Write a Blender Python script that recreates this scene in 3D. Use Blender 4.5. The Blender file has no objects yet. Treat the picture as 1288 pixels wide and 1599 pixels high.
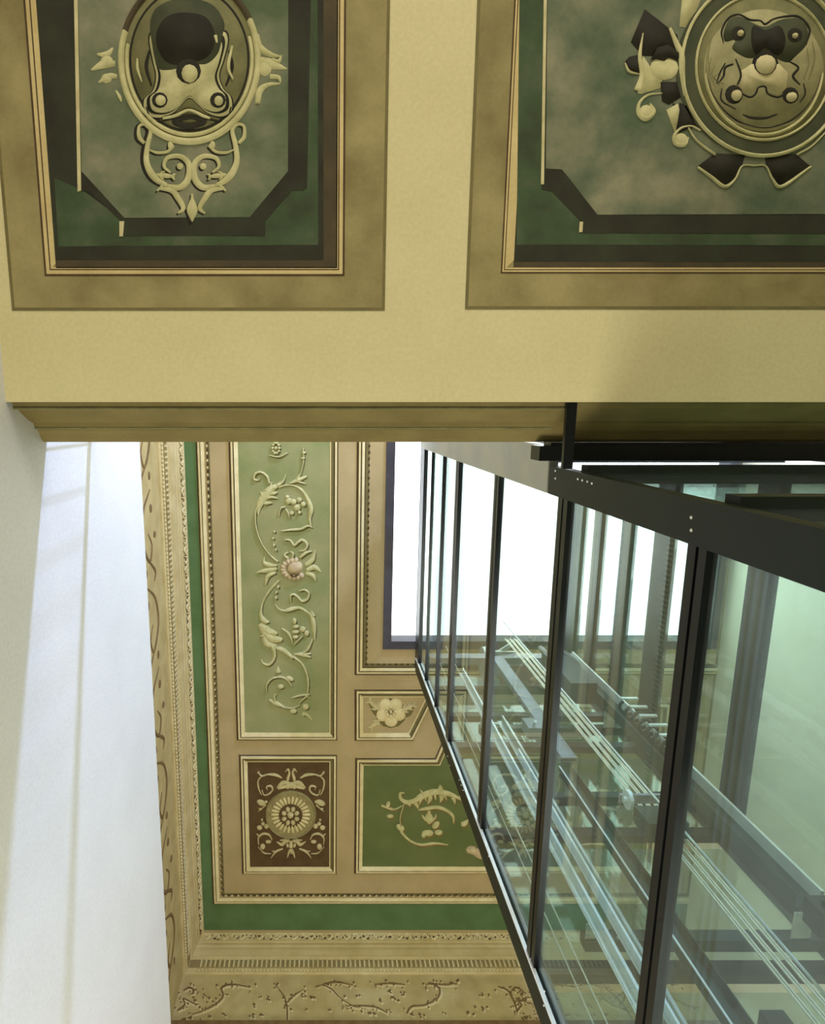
import bpy, math, random
from mathutils import Vector
random.seed(7)
S = bpy.context.scene
COL = S.collection

# ---------------------------------------------------------------- camera
F, CX, CY = 1003.0, 505.0, 840.0            # focal length and principal point in pixels of a 1288x1599 frame
T = math.atan(195 / 1003.0)                 # tilt away from the zenith
sT, cT = math.sin(T), math.cos(T)
cam_d = bpy.data.cameras.new('camera'); cam = bpy.data.objects.new('camera', cam_d); COL.objects.link(cam)
cam.location = (0, 0, 0)
cam_d.sensor_fit = 'VERTICAL'; cam_d.sensor_height = 36.0
cam_d.lens = F * 36.0 / 1599.0
cam_d.shift_x = (644 - CX) / 1599.0
cam_d.shift_y = (CY - 799.5) / 1599.0
cam_d.clip_start = 0.02; cam_d.clip_end = 200
fw = Vector((0, sT, cT)); dn = Vector((0, cT, -sT)); rt = Vector((1, 0, 0))
from mathutils import Matrix
m = Matrix((rt, -dn, -fw)).transposed()
cam.rotation_euler = m.to_euler()
S.camera = cam

# ---------------------------------------------------------------- world, lights, exposure
w = bpy.data.worlds.new('sky'); S.world = w; w.use_nodes = True
bg = w.node_tree.nodes['Background']; bg.inputs[0].default_value = (0.93, 0.97, 1.0, 1); bg.inputs[1].default_value = 4.0
S.view_settings.view_transform = 'Standard'; S.view_settings.look = 'None'
S.view_settings.exposure = 0.0; S.view_settings.gamma = 1.0; S.view_settings.use_curve_mapping = False

def area(name, loc, target, sx, sy, power, col):
    l = bpy.data.lights.new(name, 'AREA'); l.shape = 'RECTANGLE'; l.size = sx; l.size_y = sy
    l.energy = power; l.color = col
    o = bpy.data.objects.new(name, l); COL.objects.link(o); o.location = loc
    d = Vector(target) - Vector(loc); o.rotation_euler = d.to_track_quat('-Z', 'Y').to_euler()
    return o
# daylight of the upper window behind the landing, it grazes the left wall
area('upper_window_daylight', (3.4, -5.6, 5.45), (-1.33, 3.4, 3.0), 0.5, 0.25, 800, (0.44, 0.55, 1.0))
# added fill behind the camera that brightens the soffit from below
area('soffit_fill', (1.0, -5.6, -0.1), (0.8, 0.0, 2.4), 4.0, 2.2, 195, (1.0, 0.98, 0.93))
# daylight coming down through the skylight
area('skylight_daylight', (3.2, 1.2, 7.66), (2.9, 1.6, 0), 3.0, 3.0, 95, (0.95, 0.98, 1.0))
# added lamp above the landing that brightens the high ceiling
area('landing_ceiling_fill', (1.8, -2.2, 3.5), (1.2, 0.6, 7.7), 3.0, 2.0, 85, (1.0, 0.98, 0.92))
# added fill low in the stairwell, lifts the ceiling and cornices
area('stairwell_fill', (0.1, 4.2, -1.2), (0.1, 4.6, 7.7), 1.6, 2.4, 225, (1.0, 0.97, 0.88))

# ---------------------------------------------------------------- materials
def srgb(c):
    return tuple((x / 255 / 12.92) if x / 255 <= 0.04045 else ((x / 255 + 0.055) / 1.055) ** 2.4 for x in c) + (1,)
MATS = {}
def mat(name, c1, c2=None, scale=6.0, rough=0.85, metal=0.0, bump=0.0, fine=None, spec=0.3, lo=0.35, hi=0.68):
    if name in MATS: return MATS[name]
    mt = bpy.data.materials.new(name); mt.use_nodes = True
    nt = mt.node_tree; b = nt.nodes['Principled BSDF']
    b.inputs['Roughness'].default_value = rough; b.inputs['Metallic'].default_value = metal
    b.inputs['Specular IOR Level'].default_value = spec
    g = nt.nodes.new('ShaderNodeNewGeometry')
    n = nt.nodes.new('ShaderNodeTexNoise'); n.inputs['Scale'].default_value = scale; n.inputs['Detail'].default_value = 6
    nt.links.new(g.outputs['Position'], n.inputs['Vector'])
    r = nt.nodes.new('ShaderNodeValToRGB'); r.color_ramp.elements[0].position = lo; r.color_ramp.elements[1].position = hi
    r.color_ramp.elements[0].color = srgb(c1); r.color_ramp.elements[1].color = srgb(c2 or tuple(min(255, x * 1.06) for x in c1))
    if fine: 
        e = r.color_ramp.elements.new((lo + hi) / 2); e.color = srgb(fine)
    nt.links.new(n.outputs['Fac'], r.inputs['Fac'])
    # fine grain of the plaster and paint
    n2 = nt.nodes.new('ShaderNodeTexNoise'); n2.inputs['Scale'].default_value = 60; n2.inputs['Detail'].default_value = 4
    nt.links.new(g.outputs['Position'], n2.inputs['Vector'])
    mp = nt.nodes.new('ShaderNodeMapRange'); mp.inputs['From Min'].default_value = 0.3; mp.inputs['From Max'].default_value = 0.7
    mp.inputs['To Min'].default_value = 0.95; mp.inputs['To Max'].default_value = 1.04
    nt.links.new(n2.outputs['Fac'], mp.inputs['Value'])
    mx = nt.nodes.new('ShaderNodeMix'); mx.data_type = 'RGBA'; mx.blend_type = 'MULTIPLY'; mx.inputs['Factor'].default_value = 1.0
    nt.links.new(r.outputs['Color'], mx.inputs['A']); nt.links.new(mp.outputs['Result'], mx.inputs['B'])
    nt.links.new(mx.outputs['Result'], b.inputs['Base Color'])
    if bump:
        bp = nt.nodes.new('ShaderNodeBump'); bp.inputs['Strength'].default_value = bump; bp.inputs['Distance'].default_value = 0.01
        nt.links.new(n2.outputs['Fac'], bp.inputs['Height']); nt.links.new(bp.outputs['Normal'], b.inputs['Normal'])
    MATS[name] = mt; return mt

M_SOF = mat('soffit_plaster', (204, 192, 142), (209, 197, 148), 3, bump=0.15)
M_EDGE = mat('shaded_moulding_olive', (134, 120, 72), (120, 106, 62), 5)
M_WALL = mat('wall_plaster', (220, 218, 212), (225, 223, 217), 2, bump=0.1)
M_WALLR = mat('right_wall_plaster', (228, 221, 196), (234, 228, 206), 2)
M_CEIL = mat('ceiling_paint', (180, 160, 116), (168, 150, 106), 2.5, bump=0.1)
M_CORN = mat('cornice_plaster', (205, 188, 136), (190, 170, 115), 4, bump=0.1)
M_LIGHT = mat('light_cream_paint', (222, 208, 158), (208, 192, 140), 8)
M_DARK = mat('umber_line_paint', (74, 56, 34), (88, 68, 42), 9)
M_OLIVE = mat('olive_line_paint', (120, 108, 66), (106, 98, 58), 9)
M_ORNSHADE = mat('ornament_shade_paint', (84, 78, 44), (96, 90, 52), 9)
M_FLUTE = mat('fluting_recess_shade', (158, 140, 92), (146, 128, 82), 6)
M_OLIVE2 = mat('rosette_ground_paint', (158, 146, 98), (140, 128, 84), 10)
M_GREEN = mat('green_border_paint', (94, 122, 78), (84, 110, 66), 3)
M_SAGE = mat('sage_field_paint', (152, 150, 104), (132, 138, 88), 2.2)
M_SAGED = mat('moss_field_paint', (104, 112, 66), (92, 104, 56), 2.6)
M_BROWN = mat('brown_field_paint', (84, 64, 36), (96, 74, 44), 8)
M_ORN = mat('ornament_stucco', (204, 192, 144), (184, 172, 122), 12)
M_ORNG = mat('green_tinged_stucco', (178, 174, 118), (202, 194, 144), 12)
M_FLESH = mat('reddish_stucco', (184, 162, 126), (204, 186, 142), 14)
M_FRIEZE = mat('frieze_paint', (196, 178, 122), (178, 158, 104), 5)
M_VINE = mat('vine_umber_paint', (112, 88, 52), (134, 108, 66), 10)
M_STONE = mat('stone_floor', (190, 180, 160), (176, 166, 148), 4, rough=0.6)
# painted coffers of the landing soffit
M_BAND = mat('coffer_band_paint', (126, 114, 70), (158, 144, 96), 4.5)
M_STRIP = mat('coffer_strip_paint', (205, 184, 128), (190, 168, 112), 6)
M_CDARK = mat('coffer_black_green_paint', (44, 42, 28), (54, 56, 38), 7)
M_CBROWN = mat('coffer_brown_paint', (80, 68, 44), (66, 58, 38), 7)
M_CGREEN = mat('coffer_green_paint', (58, 66, 42), (84, 90, 66), 6, fine=(64, 80, 50))
M_CFIELD = mat('coffer_field_paint', (82, 94, 64), (134, 130, 102), 5, fine=(106, 112, 84))
M_CFIELD2 = mat('coffer_field_green_paint', (80, 92, 66), (136, 132, 102), 5.2, fine=(106, 110, 84))
M_CORNM = mat('coffer_ornament_paint', (202, 194, 142), (176, 170, 118), 16)
M_CMID = mat('coffer_ornament_olive_paint', (132, 126, 82), (108, 106, 68), 12)
M_CMID2 = mat('coffer_plate_paint', (168, 160, 114), (140, 134, 92), 14)
M_CLINESHADE = mat('coffer_line_shade_paint', (34, 31, 20), (46, 42, 28), 12)
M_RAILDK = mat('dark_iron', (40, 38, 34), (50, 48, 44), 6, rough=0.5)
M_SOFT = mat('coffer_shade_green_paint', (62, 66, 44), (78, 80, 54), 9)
# lift
M_FRAME = mat('dark_green_steel', (15, 23, 15), (21, 30, 20), 5, rough=0.45, metal=0.0, spec=0.3)
M_POSTUP = mat('glare_grey_steel', (176, 172, 148), (160, 160, 146), 3, rough=0.4, metal=0.2)
M_FRAME2 = mat('blue_black_steel', (16, 19, 20), (23, 26, 26), 5, rough=0.3, metal=0.3, spec=0.4)
M_GALV = mat('galvanised_steel', (236, 238, 238), (246, 248, 248), 10, rough=0.4, metal=0.15)
M_RAILG = mat('grey_rail_steel', (180, 186, 180), (205, 210, 205), 10, rough=0.35, metal=0.3)
M_GDARK = mat('green_channel_steel', (34, 52, 46), (44, 64, 56), 5, rough=0.5, metal=0.2)
M_ROPE = mat('steel_rope', (232, 226, 200), (214, 208, 184), 30, rough=0.45, metal=0.1)
M_RUBBER = mat('black_cable', (24, 32, 34), (34, 44, 46), 14, rough=0.5)
M_MACH = mat('grey_machine_paint', (140, 140, 146), (158, 158, 164), 8, rough=0.5)
M_MRED = mat('faded_red_machine_paint', (170, 120, 108), (184, 138, 124), 8, rough=0.5)
M_BOLT = mat('bright_zinc', (225, 225, 220), (235, 235, 230), 10, rough=0.3, metal=0.6)
M_SKYF = mat('skylight_frame_paint', (58, 56, 62), (70, 66, 70), 5, rough=0.5)

def glass_mat(name, tint, refl_rough, haze, hazecol):
    mt = bpy.data.materials.new(name); mt.use_nodes = True; nt = mt.node_tree
    for n in list(nt.nodes): nt.nodes.remove(n)
    out = nt.nodes.new('ShaderNodeOutputMaterial')
    tr = nt.nodes.new('ShaderNodeBsdfTransparent'); tr.inputs[0].default_value = tint
    gl = nt.nodes.new('ShaderNodeBsdfGlossy'); gl.inputs['Roughness'].default_value = refl_rough; gl.inputs[0].default_value = (0.95, 1, 0.98, 1)
    df = nt.nodes.new('ShaderNodeBsdfDiffuse'); df.inputs[0].default_value = hazecol
    ge = nt.nodes.new('ShaderNodeNewGeometry'); dt = nt.nodes.new('ShaderNodeVectorMath'); dt.operation = 'DOT_PRODUCT'
    nt.links.new(ge.outputs['Incoming'], dt.inputs[0]); nt.links.new(ge.outputs['Normal'], dt.inputs[1])
    def mth(op, a, b=None, clamp=False):
        q = nt.nodes.new('ShaderNodeMath'); q.operation = op; q.use_clamp = clamp
        for i, x in enumerate((a, b)):
            if x is None: continue
            if isinstance(x, (int, float)): q.inputs[i].default_value = x
            else: nt.links.new(x, q.inputs[i])
        return q.outputs[0]
    c_ = mth('ABSOLUTE', dt.outputs['Value']); p_ = mth('POWER', mth('SUBTRACT', 1.0, c_, True), 5.0)
    fres = mth('ADD', mth('MULTIPLY', p_, 0.96), 0.04)      # Schlick reflectance of glass
    n = nt.nodes.new('ShaderNodeTexNoise'); n.inputs['Scale'].default_value = 2.2; n.inputs['Detail'].default_value = 5
    g = nt.nodes.new('ShaderNodeNewGeometry'); nt.links.new(g.outputs['Position'], n.inputs['Vector'])
    mr = nt.nodes.new('ShaderNodeMapRange'); mr.inputs['From Min'].default_value = 0.3; mr.inputs['From Max'].default_value = 0.75
    mr.inputs['To Min'].default_value = haze * 0.5; mr.inputs['To Max'].default_value = haze * 1.6
    nt.links.new(n.outputs['Fac'], mr.inputs['Value'])
    m1 = nt.nodes.new('ShaderNodeMixShader'); m2 = nt.nodes.new('ShaderNodeMixShader')
    nt.links.new(mr.outputs['Result'], m1.inputs[0]); nt.links.new(tr.outputs[0], m1.inputs[1]); nt.links.new(df.outputs[0], m1.inputs[2])
    nt.links.new(fres, m2.inputs[0]); nt.links.new(m1.outputs[0], m2.inputs[1]); nt.links.new(gl.outputs[0], m2.inputs[2])
    nt.links.new(m2.outputs[0], out.inputs[0])
    return mt
M_GLASS = glass_mat('lift_glass', (0.80, 0.888, 0.852, 1), 0.02, 0.05, (0.78, 0.86, 0.84, 1))
M_SKYGLASS = glass_mat('skylight_glass', (0.97, 0.98, 0.98, 1), 0.05, 0.02, (0.9, 0.9, 0.9, 1))

# ---------------------------------------------------------------- mesh helpers
class MB:
    def __init__(s): s.v = []; s.f = []
    def add(s, vs, fs):
        o = len(s.v); s.v += [tuple(v) for v in vs]; s.f += [tuple(i + o for i in f) for f in fs]
    def box(s, x0, x1, y0, y1, z0, z1):
        if x0 > x1: x0, x1 = x1, x0
        if y0 > y1: y0, y1 = y1, y0
        if z0 > z1: z0, z1 = z1, z0
        s.add([(x0,y0,z0),(x1,y0,z0),(x1,y1,z0),(x0,y1,z0),(x0,y0,z1),(x1,y0,z1),(x1,y1,z1),(x0,y1,z1)],
              [(0,3,2,1),(4,5,6,7),(0,1,5,4),(1,2,6,5),(2,3,7,6),(3,0,4,7)])
    def obox(s, c, ax, ay, az):
        c = Vector(c); ax, ay, az = Vector(ax), Vector(ay), Vector(az)
        vs = [c + i*ax + j*ay + k*az for k in (-1,1) for (i, j) in ((-1,-1),(1,-1),(1,1),(-1,1))]
        s.add(vs, [(0,3,2,1),(4,5,6,7),(0,1,5,4),(1,2,6,5),(2,3,7,6),(3,0,4,7)])
    def cyl(s, a, b, r0, r1=None, n=10):
        r1 = r0 if r1 is None else r1
        a, b = Vector(a), Vector(b); d = (b - a).normalized()
        u = d.orthogonal().normalized(); v = d.cross(u)
        vs = []
        for p, r in ((a, r0), (b, r1)):
            for i in range(n):
                t = 2*math.pi*i/n; vs.append(p + r*(math.cos(t)*u + math.sin(t)*v))
        fs = [(i, (i+1) % n, n + (i+1) % n, n + i) for i in range(n)] + [tuple(range(n))[::-1], tuple(range(n, 2*n))]
        s.add(vs, fs)
    def tube(s, pts, r, n=8):
        pts = [Vector(p) for p in pts]; vs = []; u = None
        for i, p in enumerate(pts):
            d = (pts[min(i+1, len(pts)-1)] - pts[max(i-1, 0)]).normalized()
            u = d.orthogonal().normalized() if u is None else (u - d*u.dot(d)).normalized()
            v = d.cross(u)
            for k in range(n):
                t = 2*math.pi*k/n; vs.append(p + r*(math.cos(t)*u + math.sin(t)*v))
        fs = []
        for i in range(len(pts)-1):
            for k in range(n):
                a = i*n + k; b = i*n + (k+1) % n; fs.append((a, b, b+n, a+n))
        fs += [tuple(range(n))[::-1], tuple(range((len(pts)-1)*n, len(pts)*n))]
        s.add(vs, fs)
    def sphere(s, c, rx, ry, rz, nu=10, nv=6):
        vs = []; fs = []
        for j in range(1, nv):
            ph = math.pi*j/nv
            for i in range(nu):
                t = 2*math.pi*i/nu
                vs.append((c[0]+rx*math.sin(ph)*math.cos(t), c[1]+ry*math.sin(ph)*math.sin(t), c[2]+rz*math.cos(ph)))
        for j in range(nv-2):
            for i in range(nu):
                a = j*nu+i; b = j*nu+(i+1) % nu; fs.append((a, b, b+nu, a+nu))
        k = len(vs); vs += [(c[0], c[1], c[2]+rz), (c[0], c[1], c[2]-rz)]
        for i in range(nu):
            fs.append((k, (i+1) % nu, i)); fs.append((k+1, (nv-2)*nu+i, (nv-2)*nu+(i+1) % nu))
        s.add(vs, fs)
    def extrude(s, prof, path):
        """prof: list of points, path: function point->3D for parameter 0 and 1"""
        n = len(prof)
        vs = [path(p, 0) for p in prof] + [path(p, 1) for p in prof]
        fs = [(i, (i+1) % n, n+(i+1) % n, n+i) for i in range(n)] + [tuple(range(n))[::-1], tuple(range(n, 2*n))]
        s.add(vs, fs)
    def build(s, name, mt, parent=None, smooth=False):
        me = bpy.data.meshes.new(name); me.from_pydata(s.v, [], s.f); me.materials.append(mt)
        import bmesh
        bm = bmesh.new(); bm.from_mesh(me); bmesh.ops.recalc_face_normals(bm, faces=bm.faces); bm.to_mesh(me); bm.free()
        if smooth:
            for p in me.polygons: p.use_smooth = True
        o = bpy.data.objects.new(name, me); COL.objects.link(o)
        if parent: 
            o.parent = parent
            o.location = -Vector(parent['_base']) if '_base' in parent else (0, 0, 0)
        return o
def tag(o, label=None, cat=None, group=None, kind=None):
    if label: o['label'] = label
    if cat: o['category'] = cat
    if group: o['group'] = group
    if kind: o['kind'] = kind
    return o
def thing(name, label, cat, base=(0, 0, 0), group=None, kind=None):
    o = bpy.data.objects.new(name, None); COL.objects.link(o); o.empty_display_size = 0.1
    o.location = base; o['_base'] = tuple(float(b) for b in base)
    return tag(o, label, cat, group, kind)

def ray(u, v):
    x = (u - CX) / F; d = (v - CY) / F
    return (x, d*cT + sT, -d*sT + cT)
HC, HL = 7.7, 2.75                               # heights above the camera of the far ceiling and of the landing soffit
class Plane:
    """horizontal surface at height h facing down"""
    def __init__(s, h): s.h = h
    def __call__(s, u, v, drop=0.0):
        r = ray(u, v); k = s.h / r[2]
        return (r[0]*k, r[1]*k, s.h - drop)
    def xy(s, u, v): p = s(u, v); return (p[0], p[1])
CE, SO = Plane(HC), Plane(HL)

# flat and relief shapes laid on a downward facing plane (world metres)
def prism(mb, pts, z, d0, d1):
    n = len(pts)
    vs = [(x, y, z - d0) for x, y in pts] + [(x, y, z - d1) for x, y in pts]
    mb.add(vs, [tuple(range(n)), tuple(range(n, 2*n))[::-1]] + [(i, (i+1) % n, n+(i+1) % n, n+i) for i in range(n)])
def offset(poly, o):
    """inward mitre offset of a closed polygon"""
    n = len(poly); A = sum(poly[i][0]*poly[(i+1) % n][1] - poly[(i+1) % n][0]*poly[i][1] for i in range(n))
    sg = 1 if A > 0 else -1; out = []
    for i in range(n):
        p0, p1, p2 = Vector(poly[i-1]), Vector(poly[i]), Vector(poly[(i+1) % n])
        a = (p1-p0).normalized(); b = (p2-p1).normalized()
        na = Vector((-a.y, a.x))*sg; nb = Vector((-b.y, b.x))*sg
        mt = (na+nb); mt = mt / max(0.2, mt.dot(na))
        out.append(tuple(p1 + mt*o))
    return out
def ring(mb, poly, z, o0, o1, d0, d1, dback=0.0, edges=None):
    """moulding strip between inward offsets o0 and o1, dropping d0..d1 below plane z"""
    A, B = offset(poly, o0), offset(poly, o1); n = len(poly)
    for i in range(n):
        if edges is not None and i not in edges: continue
        j = (i+1) % n
        vs = [(*A[i], z-d0), (*A[j], z-d0), (*B[j], z-d1), (*B[i], z-d1), (*A[i], z-dback), (*A[j], z-dback), (*B[j], z-dback), (*B[i], z-dback)]
        mb.add(vs, [(0,1,2,3), (4,7,6,5), (0,4,5,1), (1,5,6,2), (2,6,7,3), (3,7,4,0)])
def catmull(pts, n=6):
    if len(pts) < 3:
        return [tuple(pts[0][k] + (pts[1][k]-pts[0][k])*i/n for k in range(len(pts[0]))) for i in range(n+1)]
    P = [tuple(2*a-b for a, b in zip(pts[0], pts[1]))] + list(pts) + [tuple(2*a-b for a, b in zip(pts[-1], pts[-2]))]
    out = []
    for i in range(1, len(P)-2):
        for k in range(n):
            t = k/n
            out.append(tuple(0.5*((2*P[i][c]) + (-P[i-1][c]+P[i+1][c])*t + (2*P[i-1][c]-5*P[i][c]+4*P[i+1][c]-P[i+2][c])*t*t
                       + (-P[i-1][c]+3*P[i][c]-3*P[i+1][c]+P[i+2][c])*t**3) for c in range(len(P[0]))))
    out.append(tuple(pts[-1])); return out
class Orn:
    """draws relief ornament; fm(x, y) turns sketch units into the world, k is metres per sketch unit"""
    def __init__(s, mb, fm, k, h, z=None, base=0.0):
        s.mb, s.fm, s.k, s.h, s.base = mb, fm, k, h, base
    def st(s, pts, *ws):
        ws = list(ws); m = len(pts)
        wp = []
        for i in range(m):
            t = i/(m-1)*(len(ws)-1) if len(ws) > 1 else 0; a = int(t); b = min(a+1, len(ws)-1)
            wp.append(ws[a] + (ws[b]-ws[a])*(t-a))
        c = catmull([(p[0], p[1], wv) for p, wv in zip(pts, wp)], 6)
        vs = []; wm = max(wp)
        for i, (x, y, wv) in enumerate(c):
            a = c[max(i-1, 0)]; b = c[min(i+1, len(c)-1)]
            dx, dy = b[0]-a[0], b[1]-a[1]; L = math.hypot(dx, dy) or 1
            nx, ny = -dy/L, dx/L; wv = max(wv, 0.04*wm)/2
            hh = s.h*min(1.0, 0.35+0.65*wv*2/max(wm, 1e-3))
            for o, e in ((-1, 0), (-0.62, 0.7), (0, 1), (0.62, 0.7), (1, 0)):
                vs.append(s.fm(x+nx*wv*o, y+ny*wv*o, s.base + hh*e))
        fs = []
        for i in range(len(c)-1):
            for k in range(4):
                a = i*5+k; fs.append((a, a+1, a+6, a+5))
        fs += [(0,1,2,3,4), tuple(range(len(vs)-5, len(vs)))[::-1]]
        s.mb.add(vs, fs)
    def bl(s, x, y, rx, ry=None, rot=0.0, h=None):
        ry = rx if ry is None else ry; h = s.h if h is None else h
        n = 12; vs = []; ca, sa = math.cos(rot), math.sin(rot)
        for q, e in ((1, 0), (0.88, 0.5), (0.5, 0.9)):
            for i in range(n):
                t = 2*math.pi*i/n; a, b = rx*q*math.cos(t), ry*q*math.sin(t)
                vs.append(s.fm(x+a*ca-b*sa, y+a*sa+b*ca, s.base+h*e))
        vs.append(s.fm(x, y, s.base+h)); fs = []
        for r in (0, 1):
            for i in range(n): fs.append((r*n+i, r*n+(i+1) % n, (r+1)*n+(i+1) % n, (r+1)*n+i))
        for i in range(n): fs.append((2*n+i, 2*n+(i+1) % n, 3*n))
        s.mb.add(vs, fs)
    def leaf(s, x0, y0, x1, y1, wd, lobes=3):
        """acanthus leaf: a tapering rib with side lobes"""
        s.st([(x0, y0), ((x0+x1)/2, (y0+y1)/2), (x1, y1)], wd*0.35, wd*0.6, wd*0.15)
        dx, dy = x1-x0, y1-y0; L = math.hypot(dx, dy) or 1; ux, uy = dx/L, dy/L
        for i in range(lobes):
            t = 0.15+0.7*i/max(1, lobes-1) if lobes > 1 else 0.4
            for sg in (-1, 1):
                bx, by = x0+dx*t, y0+dy*t; q = wd*(0.85-0.35*t)
                ex, ey = bx+ux*q*0.75-uy*q*0.65*sg, by+uy*q*0.75+ux*q*0.65*sg
                s.st([(bx, by), ((bx+ex)/2-uy*sg*q*0.08, (by+ey)/2+ux*sg*q*0.08), (ex, ey)], wd*0.25, wd*0.3, wd*0.08)
    def poly(s, pts, d0, d1):
        n = len(pts)
        vs = [s.fm(x, y, d0) for x, y in pts] + [s.fm(x, y, d1) for x, y in pts]
        s.mb.add(vs, [tuple(range(n)), tuple(range(n, 2*n))[::-1]] + [(i, (i+1) % n, n+(i+1) % n, n+i) for i in range(n)])
def px_map(plane, ox=0, oy=0, sc=1.0):
    return lambda x, y, d=0.0: plane(ox + x/sc, oy + y/sc, d)

# ================================================================ ROOM SHELL
XL, XR = -1.33, 5.0              # left wall, right wall
XF, YB = -1.86, 7.26             # stepped back upper wall on the left, back wall
YF = -6.0                        # open front
def struct(name, mb, m, parent=None):
    o = mb.build(name, m, parent)
    if parent is None: o['kind'] = 'structure'
    return o
mb = MB(); mb.box(XL-0.9, XR+0.3, YF, YB+0.3, -1.6, -1.5)
tag(struct('floor', mb, M_STONE), 'pale stone floor of the stairwell', 'floor')
mb = MB(); mb.extrude([(XL, -1.5), (XL, 4.69), (XF, 4.69), (XF, 7.25), (XF, HC), (XF-0.25, HC), (XF-0.25, -1.5)],
                      lambda p, t: (p[0], YF if t == 0 else YB, p[1]))
tag(struct('wall_left', mb, M_WALL), 'white plastered wall on the left washed by blue-white window light', 'wall')
mb = MB(); mb.box(XF-0.25, XR+0.25, YB, YB+0.25, -1.5, HC)
tag(struct('wall_back', mb, M_CORN), 'ochre back wall at the foot of the picture', 'wall')
mb = MB(); mb.box(XF-0.25, XR+0.25, YF-0.25, YF, -1.6, HC+0.2)
tag(struct('wall_front', mb, M_WALL), 'plastered wall behind the camera', 'wall')
mb = MB(); mb.box(XR, XR+0.25, YF, YB, -1.5, HC)
tag(struct('wall_right', mb, M_WALLR), 'pale cream wall beyond the glass lift shaft', 'wall')
# ceiling around the skylight opening
SX0, SX1, SY0, SY1 = 0.767, 4.93, -1.6, 2.90
mb = MB()
mb.box(XF-0.25, SX0, YF, YB+0.25, HC, HC+0.2); mb.box(SX1, XR+0.25, YF, YB+0.25, HC, HC+0.2)
mb.box(SX0, SX1, YF, SY0, HC, HC+0.2); mb.box(SX0, SX1, SY1, YB+0.25, HC, HC+0.2)
tag(struct('ceiling', mb, M_CEIL), 'high ochre painted ceiling around the skylight', 'ceiling')

# skylight
win = thing('window_1', 'large white skylight with dark frame over the stairwell', 'skylight', (SX0, SY0, HC), kind='structure')
mb = MB()
rect = [(SX0, SY0), (SX1, SY0), (SX1, SY1), (SX0, SY1)]
ring(mb, rect, HC, -0.02, 0.085, 0.03, 0.03, -0.20)
mb.build('window_frame', M_SKYF, win)
mb = MB(); mb.box(SX0+0.02, SX1-0.02, SY0+0.02, SY1-0.02, HC+0.15, HC+0.16); mb.build('pane', M_SKYGLASS, win)

# ---------------------------------------------------------------- landing
land = thing('floor_landing', 'pale yellow underside of the landing with stepped cornice edge overhead', 'landing', (0, -0.045, HL), kind='structure')
mb = MB()
mb = MB(); mb.box(XL-0.02, XR, YF, -0.045, HL, 3.10); mb.build('soffit', M_SOF, land); mb = MB()
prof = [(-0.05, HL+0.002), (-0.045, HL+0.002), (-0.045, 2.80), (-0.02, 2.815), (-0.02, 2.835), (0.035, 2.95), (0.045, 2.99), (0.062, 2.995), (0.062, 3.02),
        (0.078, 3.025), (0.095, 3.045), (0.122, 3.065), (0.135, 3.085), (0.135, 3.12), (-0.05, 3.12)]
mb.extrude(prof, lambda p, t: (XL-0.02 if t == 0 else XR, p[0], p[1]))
mb.build('edge_moulding', M_EDGE, land)  # darker olive than the soffit, shade of the unlit edge put into colour
# two fine beads worked along the edge moulding
mb = MB(); mb.cyl((XL, 0.066, 3.008), (1.05, 0.066, 3.008), 0.008, n=6)
mb.cyl((XL, -0.020, 2.812), (1.05, -0.020, 2.812), 0.007, n=6); mb.build('bead', M_CMID, land)

mb = MB(); mb.box(XL, 1.0, 0.03, 0.09, 3.70, 3.74); mb.build('unseen_handrail', M_RAILDK, land)  # unseen handrail and balusters, added for their shadow line on the left wall
for k in range(12):
    mb = MB(); mb.cyl((XL+0.1+k*0.19, 0.05, 3.12), (XL+0.1+k*0.19, 0.05, 3.70), 0.005, n=6); mb.build('unseen_baluster', M_RAILDK, land)
# ---------------------------------------------------------------- painted coffers in the soffit
def coffer_base(root, band, strip0, w_strip, z=HL):
    pass
def c1(x, y, d=0.0): return SO(x/2.0125, y/2.0125, d)
def c2(x, y, d=0.0): return SO(640+x/1.988, y/1.988, d)
def poly_part(root, name, pts, fm, d, m, label=None):
    mb = MB(); Orn(mb, fm, 1, 0).poly(pts, -0.001, d); o = mb.build(name, m, root)
    if label: o['label'] = label
    return o
def rect_poly(x0, x1, y0, y1): return [(x0, y0), (x1, y0), (x1, y1), (x0, y1)]
def coffer(x0, x1, y0, y1, name, label, base):
    root = thing(name, label, 'painted ceiling panel', base, 'painted panels under the landing')
    R = rect_poly(x0, x1, y0, y1)
    mb = MB(); prism(mb, R, HL, -0.001, 0.0015); mb.build('painted_band', M_BAND, root)
    # narrow cast line along the right and lower rim
    mb = MB(); ring(mb, R, HL, 0.0, 0.012, 0.002, 0.002); mb.build('outline', M_OLIVE, root)
    return root
# left coffer
LX0, LX1, LY0, LY1 = -1.27, 0.25, -2.6, -0.41
cl = coffer(LX0, LX1, LY0, LY1, 'painted_coffer', 'green painted coffer at the upper left with an oval medallion over a scrolled pendant', (-0.508, -1.318, HL))
R1 = rect_poly(-1.125, 0.085, -2.42, -0.543)
mb = MB(); ring(mb, R1, HL, 0.0, 0.008, 0.003, 0.003); ring(mb, R1, HL, 0.022, 0.027, 0.003, 0.003); mb.build('umber_line', M_DARK, cl)
mb = MB(); ring(mb, R1, HL, 0.008, 0.022, 0.003, 0.004); ring(mb, R1, HL, 0.027, 0.034, 0.003, 0.003, edges=(0, 1, 2)); ring(mb, R1, HL, 0.027, 0.052, 0.003, 0.003, edges=(3,)); mb.build('cream_strip', M_STRIP, cl)
def inset(R, l, t, r, b): return rect_poly(R[0][0]+l, R[1][0]-r, R[0][1]+t, R[2][1]-b)
Q = inset(R1, 0.048, 0.03, 0.03, 0.03)
mb = MB(); prism(mb, Q, HL, -0.001, 0.0030); mb.build('brown_ground', M_CBROWN, cl)
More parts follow.
